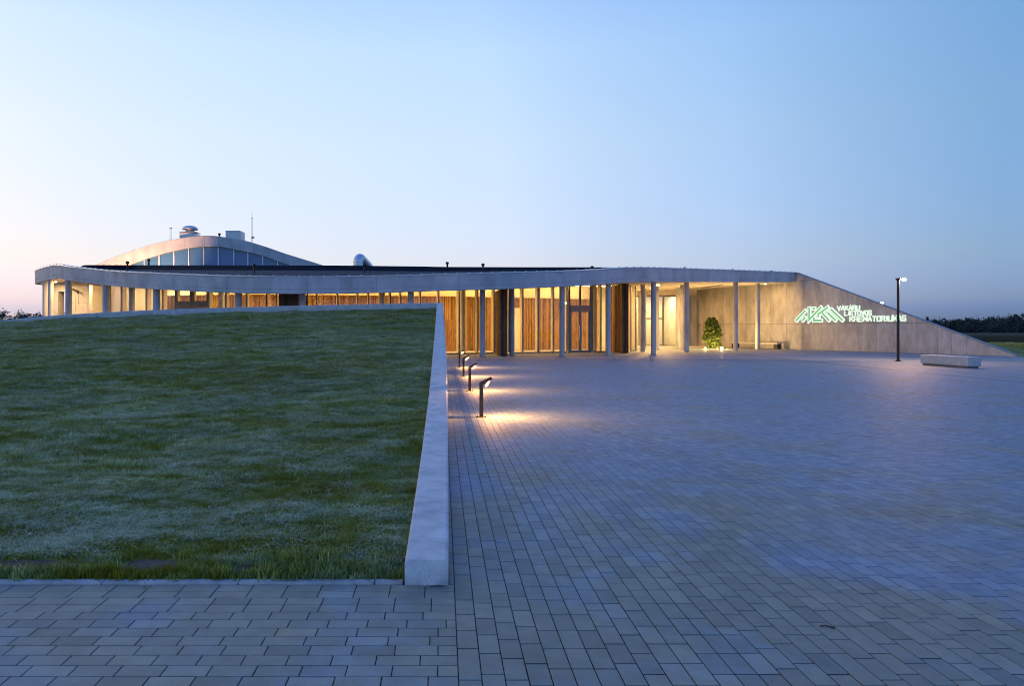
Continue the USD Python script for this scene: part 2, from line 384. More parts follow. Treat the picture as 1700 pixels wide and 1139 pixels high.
# the narrow strip beside the kerb wall, then rows laid across in front of the lawn
row = 0
for y in np.arange(4.18 - .1, 2.2, -.1):
    x = BX - rng.choice([.05, .09, .13, .17]) - .2
    stones.append((x + .2, y, BX, y + .1))
    x += .2
    while x > -4.8:
        stones.append((x - .2, y, x, y + .1)); x -= .2
for y in np.arange(4.18, 12, .2):
    stones.append((.036, y, BX, y + .2))
stones = np.array(stones)
cxs, cys = (stones[:, 0] + stones[:, 2]) / 2, (stones[:, 1] + stones[:, 3]) / 2
u, v_ = CX + F * cxs / cys, HY + F * CH / cys
inside = (u > 5) & (u < 1695) & (v_ < 1135)
area = (stones[:, 2] - stones[:, 0]) * (stones[:, 3] - stones[:, 1]) / cys ** 3 * inside
order = np.argsort(-area)
tones = np.clip(rng.beta(2.2, 2.2, len(stones)) * .85 + (rng.random(len(stones)) < .06) * .25, 0, 1)
for i in order[:300]:
    part(plaza, 'paver', (np.array(stone(*stones[i])), STF), 'paver', tone=np.full(12, tones[i]))
rest = order[300:]
V = np.array([stone(*stones[i]) for i in rest]).reshape(-1, 3)
Fa = (STF[None] + (np.arange(len(rest)) * 12)[:, None, None]).reshape(-1, 4)
part(plaza, 'paver', (V, Fa), 'paver', kind='stuff', tone=np.repeat(tones[rest], 12), label='grey concrete pavers in running bond further out on the forecourt')

mb = MB()
for x in np.arange(-5.2, -.24, .8):
    mb.box((x + .003, 4.186, -.05), (min(x + .797, -.236), 4.243, .012))
single('edging_kerb', mb, 'concrete_kerb', kind='structure')
single('drain_channel', MB().bar((1.2, 34.6, 0), (17.0, 34.6, 0), .10, .006), 'drain', kind='structure')
single('drain_channel', MB().bar((17.35, 43.5, 0), (16.0, 16.0, 0), .09, .006), 'drain', kind='structure')
single('drain_channel', MB().bar((23.6, 45.0, 0), (28.2, 24.0, 0), .09, .006), 'drain', kind='structure')

# ------------------------------------------------------------------ grassed bank and the kerb wall round it
hw = PchipInterpolator([4.17, 5.4, 7, 9.5, 11.1, 15.9, 19.4, 27.4], [.15, .165, .20, .33, .43, .94, 1.36, 2.50])
xr = PchipInterpolator([4.17, 8, 11, 15, 19, 24, 27.4], [.034, .06, .075, .085, .07, .035, .012])
xl = lambda y: -.222 + 0 * np.asarray(y, float)
hb = PchipInterpolator([-40, -17, -14.5, -10, -3, 0], [.7, 1.80, 2.02, 2.25, 2.43, 2.49])
ge = PchipInterpolator([-40, -17, -14.5, -10, -3, 0], [.5, 1.72, 1.84, 2.05, 2.22, 2.27])
pr = PchipInterpolator([4.2, 5.4, 7, 9.5, 11.1, 15.9, 19.4, 27.0], [0.0, .022, .05, .112, .16, .37, .56, 1.0])
lump = lambda x, y: (meshkit.fbm(np.stack([x * .9, y * .9, 0 * x], -1), 3, 3) - .5) * .13 * np.clip((y - 4.25) / 2.0, 0, 1)
gz = lambda x, y: ge(x) * pr(y) + lump(x, y)

rw = thing('retaining_wall', 'pale low concrete wall that rises from the forecourt and holds the grassy bank', 'retaining wall')
ys = np.concatenate([np.linspace(4.17, 7, 24)[:-1], np.linspace(7, 27.4, 37)])
c = .018
rows = []
for y in ys:
    a, b, h = float(xl(y)), float(xr(y)), float(hw(y))
    wob = lambda k: .009 * (meshkit.noise(np.array([y * 1.7, k, 0.])) - .5)
    rows.append([(a, y, -.2), (a, y, h - c), (a + c, y, h + wob(1)), (b - c, y, h + wob(2)), (b, y, h - c), (b, y, -.2)])
cuts = [0, 16, 31, 45, 59]
for i0, i1 in zip(cuts[:-1], cuts[1:]):
    seg = [[list(p) for p in r] for r in rows[i0:i1 + 1]]
    if i0:
        for p in seg[0]: p[1] += .004
    m = MB().grid(np.array(seg), flip=True)
    e = np.array(seg[0]); m.add(e, [(0, 1, 4, 5), (1, 2, 3, 4)])
    e = np.array(seg[-1]); m.add(e, [(5, 4, 1, 0), (4, 3, 2, 1)])
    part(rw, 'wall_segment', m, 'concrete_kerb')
bounds = [-.226, -2.6, -5.2, -8.0, -11.0, -14.2, -18, -24, -32]
for x1, x0 in zip(bounds[:-1], bounds[1:]):
    xs = np.linspace(x0 + .004, x1, 6)
    m = MB()
    P = np.array([[(x, 27.0, -.2), (x, 27.0, float(hb(x)) - c), (x, 27.0 + c, float(hb(x))), (x, 27.3 - c, float(hb(x))), (x, 27.3, float(hb(x)) - c), (x, 27.3, -.2)] for x in xs])
    m.grid(P)
    m.add(P[0], [(5, 4, 1, 0), (4, 3, 2, 1)]).add(P[-1], [(0, 1, 4, 5), (1, 2, 3, 4)])
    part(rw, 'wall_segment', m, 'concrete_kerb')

xs, ys = np.linspace(-34, -.224, 150), np.concatenate([np.linspace(4.244, 12, 60), np.linspace(12.2, 27.0, 60)])
X, Y = np.meshgrid(xs, ys)
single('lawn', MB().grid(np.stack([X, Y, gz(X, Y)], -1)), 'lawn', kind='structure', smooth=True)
mb = MB()
soil = [(-2.62, 4.50, .40, .13), (-1.80, 4.49, .30, .11), (-2.2, 4.66, .16, .06), (-1.2, 4.42, .2, .06)]
for sx, sy, ra, rb in soil:
    a = np.linspace(0, 2 * np.pi, 20, endpoint=False)
    rr = np.linspace(1, .001, 6)
    P = []
    for r in rr:
        k = 1 + .3 * (meshkit.noise(np.stack([np.cos(a) * 2 + sx * 9, np.sin(a) * 2, 0 * a], -1)) - .5) * 2
        px_, py_ = sx + ra * r * np.cos(a) * k, sy + rb * r * np.sin(a) * k
        P.append(np.stack([px_, py_, gz(px_, py_) - .006 + .014 * (1 - r * r) * (.6 + .8 * meshkit.noise(np.stack([px_ * 14, py_ * 14, 0 * a], -1)))], -1))
    P = np.array(P); P = np.concatenate([P, P[:, :1]], 1)
    mb.grid(P)
single('bare_soil', mb, 'soil', kind='structure', smooth=True)


def tuft(n, h, spread, seed, lean=.55):
    r = np.random.default_rng(seed)
    m = MB()
    for _ in range(n):
        a, b = r.random() * 6.28, r.random() * 6.28
        p = np.array([math.cos(a), math.sin(a), 0]) * spread * math.sqrt(r.random())
        hh = h * (.5 + .7 * r.random())
        d = np.array([math.cos(b), math.sin(b), 0])
        l = lean * (.3 + r.random())
        w = np.array([-d[1], d[0], 0]) * (.0022 + .0018 * r.random())
        m1 = p + d * hh * l * .35 + np.array([0, 0, hh * .6])
        tp = p + d * hh * l + np.array([0, 0, hh * (1 - .35 * l)])
        m.add([p - w, p + w, m1 + w * .8, m1 - w * .8, tp], [(0, 1, 2), (0, 2, 3), (3, 2, 4)])
    return m


def instancer(name, protos, pos, idx, scale, ori, label=None, cat=None, material='grass'):
    p = path_for('/World', name)
    pi = UsdGeom.PointInstancer.Define(stage, p)
    for k, m in enumerate(protos):
        usdkit.mesh(stage, f'{p}/blades_{k:03d}' if k else f'{p}/blades', m.arr(), M[material])
    pi.CreatePrototypesRel().SetTargets([f'{p}/blades_{k:03d}' if k else f'{p}/blades' for k in range(len(protos))])
    pi.CreatePositionsAttr(Vt.Vec3fArray.FromNumpy(pos.astype(np.float32)))
    pi.CreateProtoIndicesAttr(Vt.IntArray.FromNumpy(idx.astype(np.int32)))
    pi.CreateScalesAttr(Vt.Vec3fArray.FromNumpy(scale.astype(np.float32)))
    q = np.zeros((len(pos), 4), np.float32)
    q[:, 0], q[:, 3] = np.cos(ori / 2), np.sin(ori / 2)
    pi.CreateOrientationsAttr(Vt.QuathArray([Gf.Quath(float(w), 0, 0, float(z)) for w, _, _, z in q]))
    tag(pi.GetPrim(), label, cat, None, 'stuff')


protos = [tuft(18, .042, .06, s) for s in (1, 2, 3)] + [tuft(16, .04, .08, s, 1.5) for s in (4, 5)] + [tuft(22, .062, .05, 6, .5)]
pos = []
for y0, y1, dens in ((4.246, 4.40, 900), (4.40, 4.9, 620), (4.9, 7, 430), (7, 10, 260), (10, 15, 130), (15, 21, 80), (21, 27, 55)):
    xa = wx(-40, y1) - .2
    n = int((y1 - y0) * (-.24 - xa) * dens)
    p = np.c_[rng.uniform(xa, -.235, n), rng.uniform(y0, y1, n)]
    keep = np.ones(n, bool)
    for sx, sy, ra, rb in soil:
        keep &= (((p[:, 0] - sx) / ra) ** 2 + ((p[:, 1] - sy) / rb) ** 2 > .9) | (rng.random(n) < .05)
    keep &= p[:, 0] > wx(-40, p[:, 1]) - .2
    pos.append(p[keep])
pos = np.vstack(pos)
z = gz(pos[:, 0], pos[:, 1]) - .004
cl = meshkit.fbm(np.c_[pos * [1.3, 2.2], 0 * z], 3, 9)
sc = (.55 + 1.0 * cl) * rng.uniform(.7, 1.25, len(pos)) * np.clip(.9 + (pos[:, 1] - 6) * .035, .9, 1.5)
flat = meshkit.fbm(np.c_[pos * [.5, 1.6], 0 * z + 4], 3, 21)
idx = np.where(flat > .54, rng.integers(3, 5, len(pos)), rng.integers(0, 3, len(pos)))
idx = np.where((pos[:, 1] < 4.6) & (rng.random(len(pos)) < .5), 5, idx)
instancer('grass', protos, np.c_[pos, z], idx, np.c_[sc, sc, sc * rng.uniform(.75, 1.2, len(pos))], rng.uniform(0, 6.28, len(pos)), 'short mown grass with pale cut streaks covering the sloping bank', 'grass')


def straw(n, seed):
    r = np.random.default_rng(seed)
    m = MB()
    for _ in range(n):
        a_ = r.uniform(-1.5, 1.5)
        d = np.array([math.cos(a_), math.sin(a_), 0]) * (1 if r.random() < .5 else -1)
        w = np.array([-d[1], d[0], 0]) * r.uniform(.0007, .0014)
        L = r.uniform(.04, .14)
        p = np.array([r.normal(0, .09), r.normal(0, .05), r.uniform(.012, .045)])
        q = p + d * L * .5 + w * r.uniform(-8, 8) + [0, 0, r.uniform(-.005, .02)]
        e = q + d * L * .5 + w * r.uniform(-12, 12) + [0, 0, r.uniform(-.025, .01)]
        m.add([p - w, p + w, q + w, q - w, e], [(0, 1, 2), (0, 2, 3), (3, 2, 4)])
    return m


n = 52000
p = np.c_[rng.uniform(-17.5, -.3, n), 4.5 + 22.3 * rng.random(n) ** 1.7]
p = p[p[:, 0] > wx(-40, p[:, 1]) - .2]
swath = meshkit.fbm(np.c_[p @ np.array([[1.1, -.5], [.8, 3.4]]), np.zeros(len(p))], 4, 33) + .10 * np.exp(-((p[:, 1] - 5.5) / .45) ** 2) * (p[:, 0] < -1.0)
p = p[rng.random(len(p)) < np.clip((swath - .44) / .18, 0, 1) ** 1.6 * .75 + .06]
for sx, sy, ra, rb in soil:
    p = p[((p[:, 0] - sx) / ra) ** 2 + ((p[:, 1] - sy) / rb) ** 2 > 1.3]
s_ = rng.uniform(.7, 1.25, len(p)) * np.clip(.85 + (p[:, 1] - 6) * .03, .85, 1.4)
instancer('cut_grass', [straw(24, k) for k in (61, 62, 63, 64)], np.c_[p, gz(p[:, 0], p[:, 1])], rng.integers(0, 4, len(p)), np.c_[s_, s_, s_], rng.normal(.15, .7, len(p)), 'pale dry cut grass lying in loose swaths on the bank', 'cut grass', 'hay')

# ------------------------------------------------------------------ the building
FY = PchipInterpolator([58, 60, 64, 77, 94, 114, 141, 178, 230, 300, 375, 450, 530, 600, 735, 850, 933, 1000, 1040, 1085, 1139, 1221, 1258, 1321],
                       [49.5, 48.4, 47.4, 46.0, 44.7, 43.3, 42.0, 40.5, 38.5, 36.9, 35.8, 35.3, 35.5, 36.1, 36.8, 37.5, 38.4, 39.6, 40.7, 42.1, 44.7, 48.2, 49.8, 52.3])
FT = PchipInterpolator([58, 64, 77, 94, 114, 141, 178, 300, 375, 450, 520, 600, 735, 850, 933, 1000, 1040, 1060, 1139, 1221, 1321],
                       [452, 447.3, 443, 440.2, 443, 446, 450, 456, 458.6, 459.8, 460.3, 459.3, 456, 453, 450.8, 447.6, 445, 444.8, 446.6, 449.2, 453])
FB = PchipInterpolator([58, 64, 77, 94, 114, 141, 178, 300, 375, 450, 520, 600, 735, 850, 933, 1000, 1040, 1060, 1139, 1221, 1321],
                       [472, 469, 465.3, 462.3, 466, 469.6, 474, 482.8, 486, 487.5, 487.7, 486.6, 482.7, 479.5, 476, 472.2, 469, 468.4, 468, 468.4, 468.7])
pxs = np.concatenate([np.linspace(58, 66, 12), np.linspace(68, 130, 26), np.linspace(135, 1321, 238)])
fy = FY(pxs); fx = wx(pxs, fy); ft = wz(FT(pxs), fy); fb = wz(FB(pxs), fy)
FX = np.concatenate([[-28.02, -28.05], fx]); FYY = np.concatenate([[55.0, 52.0], fy])
ftop = np.concatenate([[ft[0] - .1, ft[0] - .04], ft]); fbot = np.concatenate([[fb[0] - .1, fb[0] - .04], fb])
T2 = np.stack([np.gradient(FX), np.gradient(FYY)], 1); T2 /= np.linalg.norm(T2, axis=1, keepdims=True)
NI = np.stack([-T2[:, 1], T2[:, 0]], 1)           # inward normal (left of the direction of travel)
if NI[100, 1] < 0:
    NI = -NI
yfront = lambda x: np.interp(x, fx, fy)
zbot = lambda x: np.interp(x, fx, fb)
ztop = lambda x: np.interp(x, fx, ft)
xpx = lambda x: np.interp(x, fx, pxs)
SLOPE = lambda x: np.interp(xpx(x), [58, 200, 800, 1000, 1100, 1321], [.03, .09, .09, .06, .02, .01])
ceil_z = lambda x, y: zbot(x) + SLOPE(x) * np.maximum(y - yfront(x), 0)
WC, WD = 46.22, .39                               # sign wall in plan: X = WC... - WD * Y
wall_y = lambda x: (WC - x) / WD
yback = lambda x: np.minimum(np.where(x < -22.5, 52.0, 64.0), wall_y(x) - .02)

bd = thing('concrete_building', 'long low concrete building with a curved roof edge, glass front and lit lobby', 'building')
cutpx = [57, 63, 94, 141, 190, 247, 310, 375, 450, 508, 565, 625, 690, 760, 835, 905, 965, 1040, 1075, 1117, 1165, 1221, 1270, 1322]
ppx = np.concatenate([[55, 56], pxs])
TH = .28
for a, b in zip(cutpx[:-1], cutpx[1:]):
    k = np.where((ppx >= a - 3) & (ppx <= b + 3))[0] if a > 57 else np.where(ppx <= 66)[0]
    k0 = np.argmin(abs(ppx - a)) if a > 57 else 0
    k1 = np.argmin(abs(ppx - b))
    k = np.arange(k0, k1 + 1)
    o = np.stack([FX[k], FYY[k]], 1); n_ = NI[k].copy()
    i_ = o + n_ * TH
    o[0] += T2[k0] * .008
    i_[0] += T2[k0] * .008
    zt, zb = ftop[k], fbot[k]
    lip = .015
    zs = zb + (zt - zb) * .27
    sec = [np.c_[o + n_ * lip, zb], np.c_[o, zb + lip], np.c_[o, zs - .01], np.c_[o + n_ * .012, zs - .004], np.c_[o + n_ * .012, zs + .004], np.c_[o - n_ * .004, zs + .01], np.c_[o - n_ * .004, zt - lip], np.c_[o + n_ * lip, zt], np.c_[i_, zt], np.c_[i_, zb]]
    P = np.stack(sec + sec[:1], 1)
    m = MB().grid(P, flip=True)
    m.add(P[0][:10], [(0, 1, 6, 7), (0, 7, 8, 9)]).add(P[-1][:10], [(7, 6, 1, 0), (9, 8, 7, 0)])
    part(bd, 'fascia_panel', m, 'concrete')
# metal flashing on the roof edge, with its holding clips
k = np.arange(0, len(FX))
o = np.stack([FX, FYY], 1)
P = np.stack([np.c_[o - NI * .03, ftop + .004], np.c_[o - NI * .03, ftop + .05], np.c_[o + NI * .32, ftop + .075], np.c_[o + NI * .32, ftop + .004], np.c_[o - NI * .03, ftop + .004]], 1)
part(bd, 'roof_flashing', MB().grid(P, flip=True), 'flashing')
m = MB()
cum = np.concatenate([[0], np.cumsum(np.linalg.norm(np.diff(o, axis=0), axis=1))])
for s_ in np.arange(2, cum[-1], .62):
    x, y_, z_ = np.interp(s_, cum, FX), np.interp(s_, cum, FYY), np.interp(s_, cum, ftop)
    m.box((x - .03, y_ - .045, z_ + .03), (x + .03, y_ + .10, z_ + .088))
part(bd, 'flashing_clip', m, 'flashing', kind='stuff')

# roof: membrane rising to an upstand whose shade is painted in as a darker colour
xs = np.linspace(-27.6, 25.75, 170)
RID = lambda p2: np.interp(p2, [58, 94, 110, 300, 600, 740, 900, 985, 1040, 1062], [440.5, 440.0, 439.8, 440.3, 441, 443, 443.6, 443.6, 444.4, 445.6])
rows = []
for x in xs:
    y0, zt = float(yfront(x)) + .3, float(ztop(x))
    yb = float(yback(x))
    ya = min(y0 + 8.0, yb - .4); yr = min(ya + .7, yb - .2)
    p2 = CX + F * x / yr
    zr = wz(RID(p2), yr); za = wz(RID(p2) + np.interp(p2, [700, 1040], [8.0, 4.0]), ya)
    w = np.clip((1060 - p2) / 22, 0, 1) * np.clip((p2 - 100) / 40, 0, 1)
    za = max(zt + .02, za) * w + (zt - .03) * (1 - w)
    zr = max(zr, za) * w + (zt - .04) * (1 - w)
    rows.append([(x, y0, zt - .03), (x, ya, za), (x, yr, zr), (x, max(yb, yr + .1), zr - .08)])
R = np.array(rows)
part(bd, 'roof', MB().grid(R[:, :2], flip=True), 'roofing')
up = R[:, 1:3].copy(); up[:, :, 2] += .002
part(bd, 'roof_upstand', MB().grid(up, flip=True), 'upstand')
part(bd, 'roof', MB().grid(R[:, 2:], flip=True), 'roofing')

# soffit and ceiling in one sloping slab
rows = []
for x in np.linspace(-27.7, 25.7, 150):
    y0, yb = float(yfront(x)) + .2, float(yback(x))
    rows.append([(x, y_, float(ceil_z(x, y_)) + .01) for y_ in np.linspace(y0, max(yb, y0 + .1), 6)])
part(bd, 'soffit', MB().grid(np.array(rows)), 'plaster')

# columns
cols = [(75, 46.9, .16), (84, 46.1, .16), (114, 44.1, .19), (176, 41.3, .19), (260, 38.4, .19), (396, 36.5, .17), (502, 36.4, .17), (682, 37.6, .16), (801, 38.7, .15), (849.8, 40.6, .15), (933, 39.2, .15), (1009.6, 40.6, .155),
        (1067, 47.0, .155), (1085, 42.8, .155), (1139.7, 46.2, .155), (1133, 50.5, .15), (1126.5, 56, .16), (1221, 49.2, .155), (1258, 52.0, .155)]
inner_cols = [(219, 42.8, .17), (367, 40.6, .16), (634, 41.0, .18), (768.5, 43.0, .16), (892.5, 45.1, .16), (986.3, 46.4, .165), (1090.5, 52, .15)]
for px, Y, r in cols + inner_cols:
    x = wx(px, Y); h = float(ceil_z(x, Y)) + .02
    m = MB().lathe((x, Y, 0), [(r + .0, -.02), (r, 2.096), (r - .012, 2.1), (r - .012, 2.112), (r, 2.116), (r, h)], 28)
    part(bd, 'column', m, 'concrete', smooth=40)

# glass front
GP = [(182, 45.0), (201.5, 44.0), (250, 42.0), (300, 40.7), (375, 39.5), (450, 39.2), (530, 39.5), (600, 40.2), (735, 41.5), (762, 42.0), (900, 44.2), (985, 45.4), (1014, 46.0), (1060, 48.7), (1074, 58.0)]
GY = lambda px: float(np.interp(px, [p[0] for p in GP], [p[1] for p in GP]))
gpt = lambda px: np.array([wx(px, GY(px)), GY(px)])


def pane(parent, a, b, z0, z1a, z1b, material='glass', name='pane', t=.012):
    d = (b - a) / np.linalg.norm(b - a); n_ = np.array([-d[1], d[0]]) * t
    return part(parent, name, MB().prism([a, b, b + n_, a + n_], z0, [z1a, z1b, z1b, z1a]), material)


def post(parent, px, z0=0.0, w=.06, d=.16, name='mullion', material='frame_metal', off=0):
    a = gpt(px)
    dr = gpt(px + 2) - gpt(px - 2); dr /= np.linalg.norm(dr); n_ = np.array([-dr[1], dr[0]])
    z1 = float(ceil_z(*a)) - .01
    q = [a - dr * w / 2 - n_ * d / 2, a + dr * w / 2 - n_ * d / 2, a + dr * w / 2 + n_ * d / 2, a - dr * w / 2 + n_ * d / 2]
    return part(parent, name, MB().prism(q, z0, z1), material)


mull = [183, 201.5, 243, 270, 291.5, 319, 347, 375, 409.5, 443, 459.5, 492, 510, 526, 560.6, 594, 612, 648, 665, 698, 728.5, 762.5, 793, 820.5, 845, 868, 893.5, 919, 941.5, 983.5, 997.5, 1013.5, 1047, 1055.5, 1072]
for px in mull:
    mp_ = post(bd, px, .06, d=.10)
    a_ = gpt(px); dr_ = gpt(px + 2) - gpt(px - 2); dr_ /= np.linalg.norm(dr_); nn_ = np.array([-dr_[1], dr_[0]])
    q_ = [a_ - dr_ * .04 + nn_ * .052, a_ + dr_ * .04 + nn_ * .052, a_ + dr_ * .04 + nn_ * .30, a_ - dr_ * .04 + nn_ * .30]
    part(mp_, 'inner_fin', MB().prism(q_, .06, float(ceil_z(*a_)) - .012), 'plaster')
for a, b in zip(mull[:-1], mull[1:]):
    if a in (820.5, 459.5, 1013.5, 941.5) or a == 291.5 or a == 319:
        continue
    p, q = gpt(a), gpt(b)
    d = (q - p) / np.linalg.norm(q - p)
    p, q = p + d * .03, q - d * .03
    pane(bd, p, q, .08, float(ceil_z(*p)) - .05, float(ceil_z(*q)) - .05)
    # bottom and head rails
    m = MB().bar((*p, .04), (*q, .04), .10, .08)
    part(bd, 'bottom_rail', m, 'frame_metal')
# the framed windows over a closed panel at the left
for a, b in ((291.5, 319), (319, 347)):
    p, q = gpt(a), gpt(b)
    d = (q - p) / np.linalg.norm(q - p); n_ = np.array([d[1], -d[0]])
    p, q = p + d * .03, q - d * .03
    zc = [float(ceil_z(*p)) - .01, float(ceil_z(*q)) - .01]
    part(bd, 'closed_panel', MB().prism([p + n_ * .03, q + n_ * .03, q - n_ * .03, p - n_ * .03], .0, 2.72), 'spandrel')
    w = part(bd, 'window', MB().bar((*p, 2.90), (*q, 2.90), .12, .34).bar((*(p + d * .06), 3.05), (*(p + d * .06), zc[0]), .12, .12, (1, 0, 0)).bar((*(q - d * .06), 3.05), (*(q - d * .06), zc[1]), .12, .12, (1, 0, 0)), 'spandrel')
    pane(w, p + d * .12, q - d * .12, 3.08, zc[0], zc[1])
# entrance: glazed double door under a transom light
a, b = gpt(943.5), gpt(981.8)
d = (b - a) / np.linalg.norm(b - a); L = np.linalg.norm(b - a); n_ = np.array([d[1], -d[0]])
P2 = lambda t, z, o=0.0: (a[0] + d[0] * t + n_[0] * o, a[1] + d[1] * t + n_[1] * o, z)
zc = float(ceil_z(*a)) - .02
fr = part(bd, 'door_frame', MB().bar(P2(.06, 0), P2(.06, zc), .16, .12, (1, 0, 0)).bar(P2(L - .06, 0), P2(L - .06, zc), .16, .12, (1, 0, 0)).bar(P2(.12, 2.81), P2(L - .12, 2.81), .16, .32).bar(P2(L / 2, 2.97), P2(L / 2, zc), .14, .12, (1, 0, 0)), 'frame_metal')
for t0, t1 in ((.12, L / 2 - .06), (L / 2 + .06, L - .12)):
    pane(fr, np.array(P2(t0, 0)[:2]), np.array(P2(t1, 0)[:2]), 2.97, zc, zc)
for t0, t1, hx in ((.125, L / 2 - .003, L / 2 - .09), (L / 2 + .003, L - .125, L / 2 + .09)):
    s_ = .09
    dr = part(bd, 'door', MB().bar(P2(t0 + s_ / 2, .015), P2(t0 + s_ / 2, 2.645), .06, s_, d.tolist() + [0]).bar(P2(t1 - s_ / 2, .015), P2(t1 - s_ / 2, 2.645), .06, s_, d.tolist() + [0]).bar(P2(t0 + s_, .085), P2(t1 - s_, .085), .06, .14).bar(P2(t0 + s_, 2.60), P2(t1 - s_, 2.60), .06, .09), 'frame_metal')
    pane(dr, np.array(P2(t0 + s_, 0)[:2]), np.array(P2(t1 - s_, 0)[:2]), .155, 2.555, 2.555)
    part(dr, 'handle', MB().bar(P2(hx, .8, .09), P2(hx, 1.7, .09), .03, .03, d.tolist() + [0]).bar(P2(hx, .85, .03), P2(hx, .85, .09), .02, .02).bar(P2(hx, 1.65, .03), P2(hx, 1.65, .09), .02, .02), 'steel')


def cladding(p, q, z0, z1, w=.085, seed=1, dep=.03, back=.05):
    """vertical strips of uneven depth and tone between two plan points, facing the left-hand side seen from above"""
    r = np.random.default_rng(seed)
    p, q = np.asarray(p, float), np.asarray(q, float)
    L = np.linalg.norm(q - p); d = (q - p) / L; n_ = np.array([d[1], -d[0]])
    m, tone, t = MB(), [], 0.0
    while t < L - .02:
        ww = min(w * r.uniform(.7, 1.3), L - t)
        o = r.uniform(0, dep)
        e = .004
        a, b = p + d * (t + e), p + d * (t + ww - e)
        k = .012
        plan = [a - n_ * back, b - n_ * back, b + n_ * (o - k), b - d * k + n_ * o, a + d * k + n_ * o, a + n_ * (o - k)]
        m.prism(plan[::-1] if False else plan, z0 + r.uniform(-.01, .01), z1 + r.uniform(-.012, .012))
        tone += [r.random()] * 12
        t += ww
    return m, np.array(tone)


def fix(m):
    v, f = m.arr()
    t = trimesh.Trimesh(v, f, process=False)
    return v, f


def clad(parent, name, p, q, z0, z1, material, seed, label=None, **k):
    m, tone = cladding(p, q, z0, z1, seed=seed, **k)
    return part(parent, name, m, material, tone=tone, kind='stuff', label=label)


# timber-clad blades standing in the glass front
for j, (x0, x1, y0, y1) in enumerate([(-8.38, -7.42, 36.5, 39.1), (3.10, 3.56, 39.0, 42.6), (11.02, 11.44, 43.9, 47.2)]):
    h = float(ceil_z((x0 + x1) / 2, y0))
    bl = part(bd, 'timber_pier', MB().box((x0 + .06, y0 + .06, 0), (x1 - .06, y1, h - .01)), 'bark')
    clad(bl, 'cladding', (x0, y0 + .05), (x1, y0 + .05), .03, h - .02, 'dark_wood', 30 + j, w=.06, dep=.05)
    clad(bl, 'cladding', (x0 + .05, y1), (x0 + .05, y0), .03, h - .02, 'dark_wood' if j == 0 else 'wood', 40 + j, w=.06, dep=.05)  # lamp-lit left side of the two right piers painted as paler wood
    clad(bl, 'cladding', (x1 - .05, y0), (x1 - .05, y1), .03, h - .02, 'dark_wood', 50 + j, w=.06, dep=.05)

# lobby: wooden wall, cream walls behind, floor
WPp = [(268, 46.5), (375, 45.0), (450, 45.0), (600, 46.0), (735, 47.3), (900, 50.3), (992, 52.6)]
wpts = [np.array([wx(p, y_), y_]) for p, y_ in WPp]
WH = 3.66
for j, (p, q) in enumerate(zip(wpts[:-1], wpts[1:])):
    clad(bd, 'wooden_wall', p, q, .06, WH, 'wood', 60 + j, w=.075, dep=.02)
mb = MB()
for p, q in zip(wpts[:-1], wpts[1:]):
    dd = (q - p) / np.linalg.norm(q - p); nn = np.array([-dd[1], dd[0]])
    mb.prism([p + nn * .06, q + nn * .06, q + nn * .3, p + nn * .3], 0, WH - .03)
part(bd, 'partition_core', mb, 'plaster')


def wall(parent, p, q, th, z1=None, z0=0, material='plaster', name='inner_wall'):
    p, q = np.asarray(p, float), np.asarray(q, float)
    dd = (q - p) / np.linalg.norm(q - p); nn = np.array([-dd[1], dd[0]]) * th
    za = float(ceil_z(*p)) + .005 if z1 is None else z1
    zb_ = float(ceil_z(*q)) + .005 if z1 is None else z1
    return part(parent, name, MB().prism([p, q, q + nn, p + nn], z0, [za, zb_, zb_, za]), material)


cw = [np.array([wx(p, y_), y_]) for p, y_ in [(186, 47.5), (266, 47.6)]] + [w + np.array([0, 2.2]) for w in wpts[1:]]
for p, q in zip(cw[:-1], cw[1:]):
    wall(bd, p, q, .2)
wall(bd, cw[-1] + [.02, 0], (17.75, 62.4), .2)
part(bd, 'lobby_floor', sheet([tuple(gpt(p) + [0, .07]) for p in (183, 250, 300, 375, 450, 530, 600, 735, 762, 900, 985, 1014, 1060, 1074)] + [(24.2, 56), (21.5, 63.8), (17, 63.9)] + [tuple(w + [0, .1]) for w in cw[::-1]], .012, '', ''), 'stone_floor')
# doors and hatches seen on the wooden wall
def on_wood(px, z0, z1, w, name, material='wood', o=.05, label=None):
    j = max(i for i in range(len(WPp) - 1) if WPp[i][0] <= px)
    t = (px - WPp[j][0]) / (WPp[j + 1][0] - WPp[j][0])
    c0 = wpts[j] * (1 - t) + wpts[j + 1] * t
    dd = (wpts[j + 1] - wpts[j]); dd /= np.linalg.norm(dd); nn = np.array([dd[1], -dd[0]])
    p, q = c0 - dd * w / 2, c0 + dd * w / 2
    return MB().prism([p + nn * o, q + nn * o, q - nn * .02, p - nn * .02], z0, z1), c0, dd, nn
for px, w in ((748, .95), (822, 1.1), (925, 1.0)):
    m, c0, dd, nn = on_wood(px, .03, 2.1, w, '')
    dk = part(bd, 'wooden_door', m, 'wood', tone=np.full(8, .25 + .3 * (px > 800)))
    hnd = c0 + nn * .09 + dd * (w / 2 - .12)
    part(dk, 'handle', MB().bar((*hnd, 1.02), (*(hnd - dd * .14), 1.02), .03, .03), 'steel')
m, c0, dd, nn = on_wood(858, .03, 2.95, .85, '', o=.055)
part(bd, 'wooden_door', m, 'plaster', label='pale timber panel beside the dark pier')

